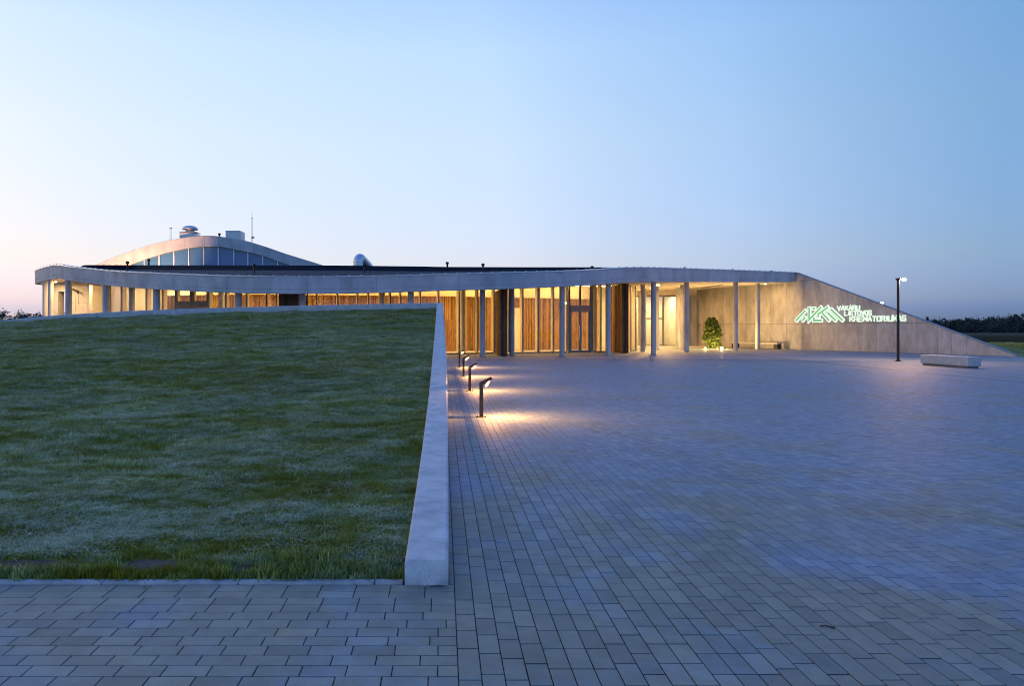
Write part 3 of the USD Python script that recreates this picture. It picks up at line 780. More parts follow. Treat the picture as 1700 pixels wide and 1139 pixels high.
# the set-back window and the walls of the porch
YB = 62.0
wb = part(bd, 'window', MB().box((wx(1072, YB), YB, 0), (wx(1130, YB), YB + .12, .07)).box((wx(1072, YB), YB, 4.30), (wx(1130, YB), YB + .12, 4.42)).box((wx(1101, YB) - .07, YB - .02, .07), (wx(1101, YB) + .07, YB + .10, 4.3))
          .box((wx(1074, YB), YB - .015, 2.32), (wx(1101, YB) - .07, YB + .1, 2.46)).box((wx(1129, YB) - .1, YB - .01, .07), (wx(1129, YB), YB + .1, 4.3)), 'frame_metal')
pane(wb, np.array([wx(1074, YB), YB + .04]), np.array([wx(1101, YB) - .07, YB + .04]), .07, 4.3, 4.3)
pane(wb, np.array([wx(1101, YB) + .07, YB + .04]), np.array([wx(1129, YB) - .1, YB + .04]), .07, 4.3, 4.3)
part(bd, 'inner_wall', MB().box((wx(1065, YB), YB + .002, 4.422), (wx(1165, YB), YB + .2, 5.0)), 'plaster')
part(bd, 'inner_wall', MB().box((17.4, 67, 0), (24, 67.2, 5.2)).box((17.3, 62.6, 0), (17.5, 66.9, 5.2)).box((20.8, 62.3, 0), (21.0, 66.9, 5.2)), 'plaster')
xa = wx(1129, YB) + .02
for x0, x1, z0, z1 in ((xa, 21.6, 0, 2.6), (xa, 21.6, 2.606, 4.42), (21.606, 22.2, 0, 4.42)):
    part(bd, 'porch_wall_panel', MB().box((x0, YB, z0), (x1, YB + .25, z1)), 'concrete')
part(bd, 'pilaster', MB().box((20.2, 60.6, 0.0), (20.55, 61.98, 4.4)), 'concrete', label='concrete pilaster at the back of the porch')

# left end: pier, lintel and back wall round an opening to the sky
Yp = 49.0
X = lambda px: wx(px, Yp)
zc = float(ceil_z(X(140), Yp)) + .2
part(bd, 'end_pier', MB().box((X(87.5), Yp, 0), (X(96), Yp + .8, zc)), 'concrete')
part(bd, 'lintel', MB().box((X(96) + .004, Yp + .004, wz(484, Yp)), (X(116), Yp + .5, zc)), 'concrete')
for p0, p1, z0, z1 in ((116, 146, 0, wz(502.6, Yp)), (146, 184, 0, wz(502.6, Yp)), (116, 184, wz(502.6, Yp), wz(481, Yp)), (116, 184, wz(481, Yp), zc)):
    part(bd, 'end_wall_panel', MB().box((X(p0) + .004, Yp, z0 + .004), (X(p1) - .004, Yp + .3, z1 - .004)), 'concrete')
part(bd, 'inner_wall', MB().box((X(184) + .01, 46.0, 0), (X(184) + .2, Yp + .3, 4.3)), 'plaster')

# raised hall with the arched concrete front
YA = 60.0
top = PchipInterpolator([150, 162, 205, 252.4, 297.7, 332.5, 351, 374.4, 403, 439, 470.6, 535.7, 560], [443.5, 438.5, 421, 405.6, 395.7, 391.4, 391.2, 394, 398.7, 409, 420, 440.4, 449])
bot = PchipInterpolator([150, 219, 256.5, 287, 326.5, 337, 361.7, 387, 439.2, 460, 481.5, 560], [466, 438.5, 425.2, 417, 410, 409.2, 409.3, 413.6, 425.2, 433, 440, 470])
acuts = [150, 205, 271, 305.5, 340, 362, 385, 420, 485, 560]
for a0, a1 in zip(acuts[:-1], acuts[1:]):
    p_ = np.linspace(a0, a1, 14)
    x = wx(p_, YA); x[0] += .01
    sec = [np.c_[x, 0 * x + YA, wz(bot(p_), YA)], np.c_[x, 0 * x + YA, wz(top(p_), YA) - .02], np.c_[x, 0 * x + YA + .02, wz(top(p_), YA)], np.c_[x, 0 * x + YA + .6, wz(top(p_), YA)], np.c_[x, 0 * x + YA + .6, wz(bot(p_), YA)]]
    P = np.stack(sec + sec[:1], 1)
    part(bd, 'arch_panel', MB().grid(P, flip=True).add(P[0][:5], [(0, 1, 3, 4), (1, 2, 3, 3)]).add(P[-1][:5], [(4, 3, 1, 0), (3, 2, 1, 1)]), 'concrete')
p_ = np.linspace(150, 560, 60)
part(bd, 'hall_roof', MB().grid(np.stack([np.c_[wx(p_, YA), 0 * p_ + YA + .03, wz(top(p_), YA) + .008], np.c_[wx(p_, YA), 0 * p_ + YA + 16, wz(top(p_), YA) - .5]], 1), flip=True), 'roofing')
am = [219, 238, 262.6, 287, 311.8, 336.8, 361.3, 387, 410.3, 435.2, 460, 481]
for px in am[1:-1]:
    x = wx(px, YA)
    part(bd, 'hall_mullion', MB().box((x - .045, YA + .18, 4.6), (x + .045, YA + .34, wz(bot(px), YA) + .05)), 'flashing')
for a0, a1 in zip(am[:-1], am[1:]):
    x0, x1 = wx(a0, YA) + .045, wx(a1, YA) - .045
    tl = .010 * rng.normal()
    part(bd, 'hall_window', MB().prism([(x0, YA + .26 + tl), (x1, YA + .26 - tl), (x1, YA + .29 - tl), (x0, YA + .29 + tl)], 4.6, [wz(bot(a0), YA) + .1, wz(bot(a1), YA) + .1] * 1 + [wz(bot(a1), YA) + .1, wz(bot(a0), YA) + .1]), 'dark_glass')
part(bd, 'hall_sill', MB().box((wx(205, YA), YA + .1, 4.0), (wx(500, YA), YA + .5, 4.6)), 'concrete')

# ------------------------------------------------------------------ wall with the sign
def on_wall(px, py):
    Y = WC / ((px - CX) / F + WD)
    x = WC - WD * Y
    return np.array([x, Y, wz(py, Y)])


wdir = np.array([WD, -1.0]) / math.hypot(WD, 1)
wnor = np.array([-wdir[1], wdir[0]])              # towards the back
if wnor[0] < 0:
    wnor = -wnor
uo = on_wall(1321, 500)[:2]
uu = lambda px: float((on_wall(px, 500)[:2] - uo) @ wdir)
uz = lambda px, py: (uu(px), float(on_wall(px, py)[2]))
W3 = lambda u_, z_, o=0.0: np.array([uo[0] + wdir[0] * u_ - wnor[0] * o, uo[1] + wdir[1] * u_ - wnor[1] * o, z_])


def slab(poly, o0, o1, bev=.0):
    """extrudes a polygon drawn on the wall face (u, z) from offset o0 to o1 out of the wall"""
    t = trimesh.creation.extrude_polygon(poly, o1 - o0, engine='earcut')
    v = np.array([W3(p[0], p[1], o0 + p[2]) for p in t.vertices])
    f = np.array(t.faces)
    tm_ = trimesh.Trimesh(v, f, process=False)
    if tm_.volume < 0:
        f = f[:, ::-1]
    return v, f


sw = thing('end_wall', 'long sloping concrete panel wall that tapers to the ground and carries the lit sign', 'wall')
e0, e1 = uz(1321.5, 453.2), uz(1686, 590.5)
outline = Polygon([(uu(1160) - .5, -.1), (uu(1160) - .5, 5.2), (-.02, 5.2), e0, e1, (e1[0], -.1)])
jpx = [1155, 1201, 1240, 1279, 1305, 1333.7, 1363, 1392, 1424, 1455, 1488, 1522, 1557, 1580, 1605, 1643, 1690]
ju = [uu(p) for p in jpx]
for a0, a1 in zip(ju[:-1], ju[1:]):
    for z0, z1 in ((-.1, 1.87), (1.87, 4.98), (4.98, 9)):
        pg = outline.intersection(sbox(a0 + .008, z0 + .010, a1 - .008, z1 - .010))
        if pg.is_empty or pg.area < .02:
            continue
        for q in getattr(pg, 'geoms', [pg]):
            part(sw, 'wall_panel', slab(q, -.22, 0.0), 'concrete_wall')
part(sw, 'wall_core', slab(outline.buffer(-.03, join_style=2), -.30, -.03), 'sand')
cap = LineString([(e0[0] + .35, e0[1] - .0), e1])
part(sw, 'coping', slab(Polygon([e0, e1, (e1[0], e1[1] + .035), (e0[0], e0[1] + .035)]), -.32, .015), 'frame_metal')
part(sw, 'coping', slab(Polygon([(-.35, 4.9), (-.0, 4.9), (.0, e0[1] + .03), (-.35, e0[1] + .03)]), -.2, .02), 'concrete', label='end of the roof edge where it meets the sloping wall')
# planted bank behind the wall
P = []
for u_ in np.linspace(-2, e1[0] - .1, 30):
    zt = max(.0, np.interp(u_, [0, e1[0]], [e0[1], e1[1]]) - .25)
    P.append([W3(u_, zt * (1 - t) ** 1.3 - .055, -.28 - t * 10) for t in np.linspace(0, 1, 8)])
single('grass_bank', MB().grid(np.array(P), flip=True), 'lawn', kind='structure')

# ------------------------------------------------------------------ illuminated sign
sg = thing('illuminated_sign', 'glowing green emblem and lettering reading VAKARŲ LIETUVOS KREMATORIUMAS on the sloping wall', 'sign')
ez = lambda x, y_: uz(1310 + x / 15.4545, 500 + y_ / 15.4545)
strokes = [[(190, 512), (452, 228)], [(352, 512), (450, 405)], [(540, 148), (540, 478), (858, 142)], [(664, 150), (664, 232)], [(775, 425), (775, 330), (860, 275), (1036, 145)],
           [(660, 405), (660, 496), (872, 496)], [(872, 300), (1062, 508)], [(1003, 285), (1228, 508)], [(1088, 198), (1412, 508)]]
for st in strokes:
    ln = LineString([ez(*p) for p in st])
    # the strokes are about 4.5 photo pixels wide
    body = ln.buffer(.105, cap_style=2, join_style=2)
    e = part(sg, 'emblem_stroke', slab(body.buffer(.03, join_style=2), .03, .09), 'sign_halo')
    part(e, 'face', slab(body.buffer(-.022, join_style=2), .092, .10), 'sign_face')
GL = {'V': [[(0, 1), (.5, 0), (1, 1)]], 'A': [[(0, 0), (.5, 1), (1, 0)], [(.22, .34), (.78, .34)]], 'K': [[(0, 0), (0, 1)], [(.95, 1), (.05, .48)], [(.3, .62), (1, 0)]],
      'R': [[(0, 0), (0, 1), (.75, 1), (.92, .88), (.92, .62), (.75, .48), (0, .48)], [(.5, .48), (1, 0)]], 'Ų': [[(0, 1), (0, .15), (.15, 0), (.8, 0), (.95, .15), (.95, 1)], [(.75, 0), (.6, -.18), (.72, -.3), (.9, -.26)]],
      'L': [[(0, 1), (0, 0), (.9, 0)]], 'I': [[(.5, 0), (.5, 1)]], 'E': [[(.9, 1), (0, 1), (0, 0), (.9, 0)], [(0, .5), (.75, .5)]], 'T': [[(0, 1), (1, 1)], [(.5, 1), (.5, 0)]],
      'U': [[(0, 1), (0, .15), (.15, 0), (.8, 0), (.95, .15), (.95, 1)]], 'O': [[(.2, 0), (.8, 0), (1, .2), (1, .8), (.8, 1), (.2, 1), (0, .8), (0, .2), (.2, 0)]],
      'S': [[(.95, .85), (.8, 1), (.15, 1), (0, .85), (0, .62), (.15, .5), (.8, .5), (.95, .38), (.95, .15), (.8, 0), (.15, 0), (0, .15)]], 'M': [[(0, 0), (0, 1), (.5, .35), (1, 1), (1, 0)]]}
for word, px0, px1, yt, yb in (('VAKARŲ', 1391, 1428, 508.6, 515.2), ('LIETUVOS', 1403, 1447.5, 517, 523.6), ('KREMATORIUMAS', 1411.5, 1504.5, 526, 533.6)):
    wts = [.45 if ch == 'I' else 1.0 for ch in word]
    tot = sum(wts) + .28 * (len(word) - 1)
    t = 0.0
    for ch, w_ in zip(word, wts):
        pa, pb = px0 + (px1 - px0) * t / tot, px0 + (px1 - px0) * (t + w_) / tot
        t += w_ + .28
        ua, ub = uu(pa), uu(pb)
        zb_, zt = uz(px0, yb)[1], uz(px0, yt)[1]
        fn = lambda p: (ua + (ub - ua) * p[0], zb_ + (zt - zb_) * p[1])
        g_ = unary_union([LineString([fn(p) for p in s_]).buffer(.025, cap_style=2, join_style=2) for s_ in GL[ch]])
        e = part(sg, 'letter', slab(g_.buffer(.009), .03, .07), 'sign_halo')
        part(e, 'face', slab(g_.buffer(-.011), .072, .076), 'sign_face')

# ------------------------------------------------------------------ bollard lights along the kerb wall
def make_bollard():
    p = thing('bollard_light', 'rusty brown bent bollard light nearest the camera, beside the low wall', 'bollard light', (.653, 12.1, 0), 0, 'bollard lights beside the low wall')
    part(p, 'base_plate', MB().box((-.085, -.07, 0), (.085, .07, .008)), 'corten')
    m = MB()
    for x in (-.065, .065):
        for y in (-.05, .05):
            m.cyl((x, y), .009, .008, .024, 6)
    part(p, 'bolt', m, 'dark_metal', kind='stuff')
    part(p, 'post', MB().add(np.array([(-.032, -.025, .008), (.032, -.025, .008), (.032, .025, .008), (-.032, .025, .008), (-.032, -.025, .590), (.032, -.025, .545), (.032, .025, .545), (-.032, .025, .590)]), BOXF), 'corten')
    hd = part(p, 'head', MB().add(np.array([(-.032, -.025, .592), (.034, -.025, .548), (.034, .025, .548), (-.032, .025, .592), (.165, -.025, .690), (.190, -.025, .648), (.190, .025, .648), (.165, .025, .690)])[[0, 1, 5, 4, 3, 2, 6, 7]], BOXF), 'corten')
    a, b = np.array([.084, 0, .566]), np.array([.122, 0, .6035])
    t = (b - a) / np.linalg.norm(b - a)
    dn = np.array([t[2], 0, -t[0]])
    a, b = a + dn * .004 + np.array([0, 0, -.024]), b + dn * .004
    w = np.array([0, .010, 0])
    part(hd, 'diffuser', MB().add([a - w, b - w, b + w, a + w], [(0, 3, 2, 1)]), 'lamp_bollard')
    return p


noisy('corten', (.045, .028, .016), (.085, .05, .028), scale=18, rough=.65, bump=.1, bscale=120)
b0 = make_bollard()
for y_, lb in ((17.24, 'second bollard light from the camera along the low wall'), (22.35, 'third bollard light from the camera along the low wall'), (27.8, 'farthest bollard light, nearest the glass front')):
    copy_of(b0, lb, (.65, y_, 0), group='bollard lights beside the low wall')

# ------------------------------------------------------------------ street lamps
def make_lamp():
    p = thing('street_lamp', 'slim dark lamp post lit on the forecourt in front of the sign', 'street lamp', (wx(1491, 32.9), 32.9, 0), 0, 'street lamps')
    part(p, 'base_plate', MB().cyl((0, 0), .17, 0, .018, 24).cyl((0, 0), .10, .018, .06, 24), 'dark_metal', smooth=40)
    part(p, 'post', MB().lathe((0, 0, 0), [(.062, .02), (.06, 1.0), (.058, 1.01), (.05, 3.72), (0.0, 3.72)], 20), 'dark_metal', smooth=40)
    h = part(p, 'lamp_head', MB().lathe((0, 0, 0), [(.05, 3.70), (.075, 3.76), (.11, 3.80), (.115, 3.83), (.0, 3.84)], 20).box((.02, -.07, 3.80), (.36, .07, 3.845)), 'dark_metal', smooth=30)
    part(h, 'lens', MB().tm(trimesh.creation.icosphere(2, 1).apply_transform(np.diag([.12, .085, .075, 1])).apply_translation((.27, 0, 3.785))), 'lamp_street', smooth=True)
    return p


l0 = make_lamp()
copy_of(l0, 'distant lamp whose light just shows above the slope of the concrete wall', (wx(1459, 62), 62.0, -.02), group='street lamps')

# ------------------------------------------------------------------ benches
bn = thing('bench', 'pale concrete block bench with recessed plinth on the right of the forecourt', 'bench', (20.07, 28.3, 0), .02)
part(bn, 'seat_block', rbox(.50, 2.65, .36, .02), 'bench_concrete', smooth=30)
st_ = stage.GetPrimAtPath(bn + '/seat_block')
UsdGeom.Xformable(st_).AddTranslateOp().Set(Gf.Vec3d(0, 0, .075))
part(bn, 'plinth', MB().box((-.19, -1.25, 0), (.19, 1.25, .08)), 'frame_metal')
c0 = np.array([24.05, 54.9])
bn = thing('stone_bench', 'long low stone bench standing along the porch wall behind the thin columns', 'bench', (c0[0], c0[1], 0), math.atan2(wdir[1], wdir[0]))
part(bn, 'seat', rbox(4.6, .46, .12, .015), 'bench_concrete', smooth=30)
UsdGeom.Xformable(stage.GetPrimAtPath(bn + '/seat')).AddTranslateOp().Set(Gf.Vec3d(0, 0, .35))
part(bn, 'support', MB().box((1.9, -.2, 0), (2.28, .2, .352)), 'dark_metal')
part(bn, 'support', MB().box((-2.28, -.2, 0), (-1.9, .2, .352)), 'dark_metal')

# ------------------------------------------------------------------ shrub with its ground lights
def leaf_cloud(centers, n, size, seed, elong=1.6):
    r = np.random.default_rng(seed)
    c = centers[r.integers(0, len(centers), n)]
    p = c[:, :3] + r.normal(0, 1, (n, 3)) * c[:, 3:4] * .55
    a = r.normal(0, 1, (n, 3)); a /= np.linalg.norm(a, axis=1, keepdims=True)
    b = np.cross(a, r.normal(0, 1, (n, 3))); b /= np.linalg.norm(b, axis=1, keepdims=True)
    s_ = size * r.uniform(.6, 1.4, (n, 1))
    v = np.stack([p - a * s_ * elong, p + b * s_ * .6, p + a * s_ * elong, p - b * s_ * .6], 1).reshape(-1, 3)
    f = (np.arange(n)[:, None] * 4 + np.array([0, 1, 2, 3])).reshape(-1, 4)
    return MB().add(v, f)


SHX, SHY = wx(1182, 54.2), 54.2
sh = thing('shrub', 'leafy evergreen shrub lit from below at the back of the porch', 'shrub', (SHX, SHY, 0))
r_ = np.random.default_rng(4)
cc = []
for _ in range(90):
    h = r_.uniform(.06, 2.1) ** 1.0
    R_ = np.interp(h, [0, .3, .8, 1.3, 1.8, 2.15], [.50, .60, .64, .56, .40, .18])
    a_ = r_.uniform(0, 6.28)
    cc.append((math.cos(a_) * R_ * r_.uniform(.45, 1), math.sin(a_) * R_ * r_.uniform(.45, 1), h, .16))
cc += [(-.16, 0, 2.2, .14), (.14, .05, 2.24, .15), (.56, 0, 1.25, .12), (.60, 0, 1.05, .1)]
part(sh, 'foliage', leaf_cloud(np.array(cc), 7500, .05, 5), 'leaf')
m = MB()
for k_ in range(5):
    a_ = k_ * 1.3
    m.bar((.05 * math.cos(a_), .05 * math.sin(a_), 0), (.3 * math.cos(a_), .3 * math.sin(a_), 1.5), .035, .035, (1, 0, 0))
part(sh, 'stem', m, 'bark')


def spot(px, Y, label, tilt, size=.07):
    p = thing('ground_spotlight', label, 'spotlight', (wx(px, Y), Y, 0), 0)
    part(p, 'housing', MB().lathe((0, 0, 0), [(.085, 0), (.085, .05), (.07, .055), (.07, .03), (0, .03)], 20), 'dark_metal', smooth=30)
    m = MB().lathe((0, 0, 0), [(.0, .075), (size, .055)], 16)
    part(p, 'lens', MB().tm(trimesh.creation.icosphere(2, size * .75).apply_translation((0, 0, .065))), 'lamp_spot', smooth=True)
    return p


spot(1198, 52.4, 'bright round ground light in front of the right side of the shrub', 0, .06)
spot(1171, 53.2, 'ground light at the left foot of the shrub', 0, .035)

# ------------------------------------------------------------------ lamps of the building
def strip_lamp(name, p, q, w, z, mat_, label, face=-1, group=None, cat='ceiling lamp', case=True):
    p, q = np.asarray(p, float), np.asarray(q, float)
    zc0, zc1 = (z(*p), z(*q)) if callable(z) else (z, z)
    L = thing(name, label, cat, ((p + q) / 2).tolist() + [(zc0 + zc1) / 2], 0, group)
    d = (q - p) / 2; dz = (zc1 - zc0) / 2
    if case:
        part(L, 'casing', MB().bar((-d[0], -d[1], -dz), (d[0], d[1], dz), w, .06), 'frame_metal')
    n_ = np.array([-d[1], d[0]]) / np.linalg.norm(d) * (w / 2 - .01)
    zz = face * .034
    v = [(-d[0] - n_[0], -d[1] - n_[1], zz - dz), (d[0] - n_[0], d[1] - n_[1], zz + dz), (d[0] + n_[0], d[1] + n_[1], zz + dz), (-d[0] + n_[0], -d[1] + n_[1], zz - dz)]
    part(L, 'diffuser', MB().add(v, [(0, 1, 2, 3)] if face > 0 else [(3, 2, 1, 0)]), mat_)
    return L


cz = lambda dz: (lambda x, y: float(ceil_z(x, y)) - dz)
# lobby: rows of linear lamps under the ceiling and a cove above the wooden wall
LL = ['lamp under the ceiling behind the two framed windows', 'lamp under the lobby ceiling left of the wide dark timber pier', 'lamp under the lobby ceiling right of the wide dark timber pier', 'lamp under the lobby ceiling below the bent duct',
      'lamp under the lobby ceiling above the far end of the low wall', 'lamp under the lobby ceiling left of the middle dark pier', 'lamp under the lobby ceiling right of the middle dark pier', 'lamp under the lobby ceiling at the entrance door', 'lamp under the lobby ceiling beside the right timber pier']
for j, px in enumerate((300, 400, 500, 600, 690, 780, 860, 940, 1000)):
    a_ = gpt(px)
    c_ = a_ + np.array([.3, 2.6])
    strip_lamp('ceiling_lamp', c_ - [1.0, 0], c_ + [1.0, 0], .34, cz(.05), 'lamp_ceiling', 'warm linear ' + LL[j], group='lamps under the lobby ceiling')
for p, q in zip(wpts[:-1], wpts[1:]):
    dd = (q - p) / np.linalg.norm(q - p)
    strip_lamp('cove_lamp', p + dd * .2 + [0, .9], q - dd * .2 + [0, .9], .25, WH - .15, 'lamp_cove', 'warm cove lamp hidden on top of the wooden wall', face=1, group='cove lamps above the wooden wall')
strip_lamp('ceiling_lamp', (wx(200, 46.3), 46.3), (wx(255, 46.0), 46.0), .5, cz(.05), 'lamp_left', 'lamp in the white end room behind the glass')
strip_lamp('ceiling_lamp', (17.8, 64.6), (20.4, 64.6), .9, 4.5, 'lamp_room', 'white lamp in the bright room behind the porch window')
# porch
strip_lamp('linear_luminaire', (18.5, 47.4), (18.6, 53.2), .16, 4.40, 'flashing', 'long thin luminaire hung under the porch ceiling', case=True)
def downlight(x, y, label, mat_='lamp_porch', r=.09, group='downlights in the porch soffit'):
    z_ = float(ceil_z(x, y))
    L = thing('downlight', label, 'downlight', (x, y, z_), 0, group)
    part(L, 'ring', MB().lathe((0, 0, 0), [(r + .03, -.03), (r + .03, .02), (r, .02), (r, -.025), (r + .03, -.03)], 20), 'flashing', smooth=30)
    a_ = np.arange(20) * 2 * np.pi / 20
    v = np.vstack([np.c_[np.cos(a_) * r, np.sin(a_) * r, a_ * 0 - .02], [[0, 0, -.02]]])
    part(L, 'diffuser', MB().add(v, [((i + 1) % 20, i, 20) for i in range(20)]), mat_)
for x, y_, lb in ((14.6, 48.5, 'round soffit downlight at the left porch columns'), (15.8, 54.0, 'round soffit downlight before the side glass of the porch'), (17.5, 58.5, 'round soffit downlight before the set-back window')):
    downlight(x, y_, lb)
for px, y_, lb in ((92, 47.6, 'leftmost downlight under the left roof end'), (112, 46.2, 'downlight under the left roof end above the opening to the sky'), (134, 45.6, 'downlight over the middle of the left end wall')):
    downlight(wx(px, y_), y_, lb, group='downlights under the left end of the roof', mat_='lamp_end')
emit('lamp_wash', (1.0, .55, .21), 330.0)
downlight(23.9, 52.9, 'round soffit downlight nearest the sign wall', mat_='lamp_wash')
# wall-mounted spot on the end wall
ws = thing('wall_spotlight', 'small black spotlight on an arm fixed to the end wall', 'spotlight', (X(129), Yp, wz(484.5, Yp)))
part(ws, 'bracket', MB().box((-.05, -.02, -.1), (.05, 0, .1)).bar((0, -.02, .05), (0, -.22, .10), .03, .03, (1, 0, 0)), 'black')
part(ws, 'lamp_head', MB().bar((-.22, -.24, .16), (.16, -.26, -.02), .16, .12), 'black')
part(ws, 'conduit', MB().box((-.14, -.02, -1.3), (-.12, -.0, -.1)).box((.05, -.02, -.85), (.07, -.0, -.1)), 'frame_metal')
for px, Y_, z0, z1, w in ((845, 46.0, 1.55, 2.3, .12),):
    es = thing('exit_sign', 'narrow green emergency exit sign glimpsed behind the dark pier', 'sign', (wx(px, Y_), Y_, 0))
    part(es, 'panel', MB().box((-w / 2, 0, z0), (w / 2, .03, z1)), 'frame_metal')
    part(es, 'face', MB().box((-w / 2 + .01, -.004, z0 + .25), (w / 2 - .01, -.002, z1 - .22)), 'exit_green')

# ------------------------------------------------------------------ things on the roofs
def roof_z(px, Y):
    x = wx(px, Y)
    y0, ya, yr = (np.interp(x, R[:, 0, 0], R[:, k, 1]) for k in (0, 1, 2))
    z0, za, zr = (np.interp(x, R[:, 0, 0], R[:, k, 2]) for k in (0, 1, 2))
    return float(np.interp(Y, [y0, ya, yr, yr + 8], [z0, za, zr, zr - .05]))


def vent(px, Y, h, z=None, r=.055, cap=.105, label=''):
    x = wx(px, Y); z_ = roof_z(px, Y) if z is None else z
    p = thing('roof_vent', label, 'roof vent', (x, Y, z_), 0, 'black vent pipes on the roofs')
    part(p, 'pipe', MB().cyl((0, 0), r, -.05, h - .12, 16), 'black', smooth=40)
    part(p, 'cap', MB().lathe((0, 0, h), [(r, -.16), (cap, -.13), (cap, -.04), (cap * .7, 0), (0, .01)], 18), 'black', smooth=40)


vent(211.5, 42.5, .62, label='leftmost black vent pipe on the low roof')
vent(247, 48.6, .42, wz(440, 48.6), label='short black vent just behind the low roof edge, second from the left')
vent(422, 40.6, .52, label='black vent pipe on the low roof below the right end of the arched hall')
vent(605, 42.0, .50, label='black vent pipe in front of the bent silver duct')
vent(742.5, 45.6, .42, label='black vent pipe standing alone on the skyline right of the bent duct')
vent(801.8, 44.0, .50, label='black vent pipe on the roof above the lit glass front')
vent(983, 47.0, .20, wz(446.5, 47.0), label='low black cap on the roof above the entrance door')
vent(1137, 45.8, .16, wz(447.6, 45.8), label='low black cap on the roof edge right of the entrance')
vent(1216, 49.3, .13, wz(449.8, 49.3), label='tiny black cap on the roof edge above the shrub', r=.05, cap=.09)
vent(1281, 51.5, .12, wz(452, 51.5), label='tiny black cap on the roof edge at its right end', r=.05, cap=.09)
vent(364.3, 60.9, .28, wz(392.6, 60.9), r=.06, cap=.12, label='black vent at the top of the arched roof')
# mushroom ventilator
Yv = 61.5; s_ = Yv / F
p = thing('roof_ventilator', 'grey mushroom shaped ventilator on the crown of the arched roof', 'ventilator', (wx(315.5, Yv), Yv, wz(396, Yv)))
part(p, 'base', MB().prism([(-13 * s_, -.65), (13 * s_, -.65), (13 * s_, .65), (-13 * s_, .65)], 0, [.0 + 9 * s_, 7 * s_, 7 * s_, 9 * s_]).prism([(-13.4 * s_, -.68), (13.4 * s_, -.68), (13.4 * s_, .68), (-13.4 * s_, .68)], 9.3 * s_, 10 * s_), 'steel')
part(p, 'neck', MB().lathe((0, 0, 0), [(10.5 * s_, 9 * s_), (7.2 * s_, 12 * s_), (6.6 * s_, 15.5 * s_), (7.2 * s_, 16 * s_)], 28), 'steel', smooth=40)
part(p, 'cap', MB().lathe((0, 0, 0), [(6 * s_, 16.3 * s_), (13 * s_, 15.0 * s_), (13.1 * s_, 16.0 * s_), (11 * s_, 18.6 * s_), (8 * s_, 20.4 * s_), (4 * s_, 21.2 * s_), (0, 21.4 * s_)], 32), 'steel', smooth=35)
# plant box
Yb = 61.2; s_ = Yb / F
p = thing('roof_box', 'square grey sheet metal plant box right of the arched crown', 'plant box', (wx(386.5, Yb), Yb, wz(399, Yb)), 0)
part(p, 'body', MB().box((-12 * s_, 0, 0), (12 * s_, 1.5, 15.3 * s_)), 'steel')
part(p, 'lid', MB().box((-12.4 * s_, -.03, 15.3 * s_), (12.4 * s_, 1.53, 16.2 * s_)), 'flashing')
m = MB()
for k_ in range(7):
    m.box((12 * s_, .12 + k_ * .19, .15), (12 * s_ + .03, .25 + k_ * .19, 14 * s_))
part(p, 'louvre', m, 'flashing', kind='stuff')
# masts
def mast(px, Y, y0, y1, label, r=.022, whip=False):
    h = (y0 - y1) * Y / F
    p = thing('roof_mast', label, 'mast', (wx(px, Y), Y, wz(y0, Y)))
    part(p, 'pole', MB().cyl((0, 0), r, 0, h * (.78 if whip else 1), 8, r * .8).cyl((0, 0), r * .5, h * .78 if whip else h - .01, h, 6, r * .3), 'frame_metal')
    if whip:
        part(p, 'antenna', MB().lathe((.0, 0, h * .2), [(0, -.12), (.07, -.06), (.08, .06), (0, .12)], 12).box((.05, -.1, h * .2 - .05), (.2, .06, h * .2 + .1)), 'steel')
        part(p, 'collar', MB().cyl((0, 0), .045, h * .80, h * .84, 8), 'dark_metal')
    else:
        part(p, 'tip', MB().cyl((0, 0), .05, h - .1, h, 8), 'frame_metal')
mast(418.4, 61, 405, 353, 'tall thin antenna mast on the right slope of the arched roof', .03, True)
mast(282.3, 61, 400, 377.5, 'left one of the two thin rods on the arched roof', .014)
mast(284.8, 61.3, 399, 377.8, 'right one of the two thin rods on the arched roof', .014)
# bent duct
Yd = 50.5; s_ = Yd / F
p = thing('bent_duct', 'shiny round ventilation duct bending over behind the low roof', 'duct', (wx(594.5, Yd), Yd, wz(446, Yd)))
rad = 8.0 * s_
pts = [np.array([0, 0, -.2]), np.array([0, 0, 11 * s_])]
for t in np.linspace(0, math.pi / 2, 7)[1:]:
    pts.append(np.array([.12 * (1 - math.cos(t)), .45 * (1 - math.cos(t)), 11 * s_ + .30 * math.sin(t)]))
pts.append(pts[-1] + np.array([.30, 2.4, -.35]))
rings = []
for i, c_ in enumerate(pts):
    t = pts[min(i + 1, len(pts) - 1)] - pts[max(i - 1, 0)]; t /= np.linalg.norm(t)
    a_ = np.cross(t, [1, -.2, .1]); a_ /= np.linalg.norm(a_); b_ = np.cross(t, a_)
    th = np.linspace(0, 2 * np.pi, 25)
    rings.append(c_ + rad * (np.cos(th)[:, None] * a_ + np.sin(th)[:, None] * b_))
part(p, 'duct', MB().grid(np.array(rings)), 'steel', smooth=40)
m = MB()
for z_ in (5 * s_, 10 * s_):
    m.lathe((0, 0, z_), [(rad, 0), (rad + .02, .005), (rad + .02, .045), (rad, .05)], 24)
part(p, 'joint_ring', m, 'flashing', smooth=40)

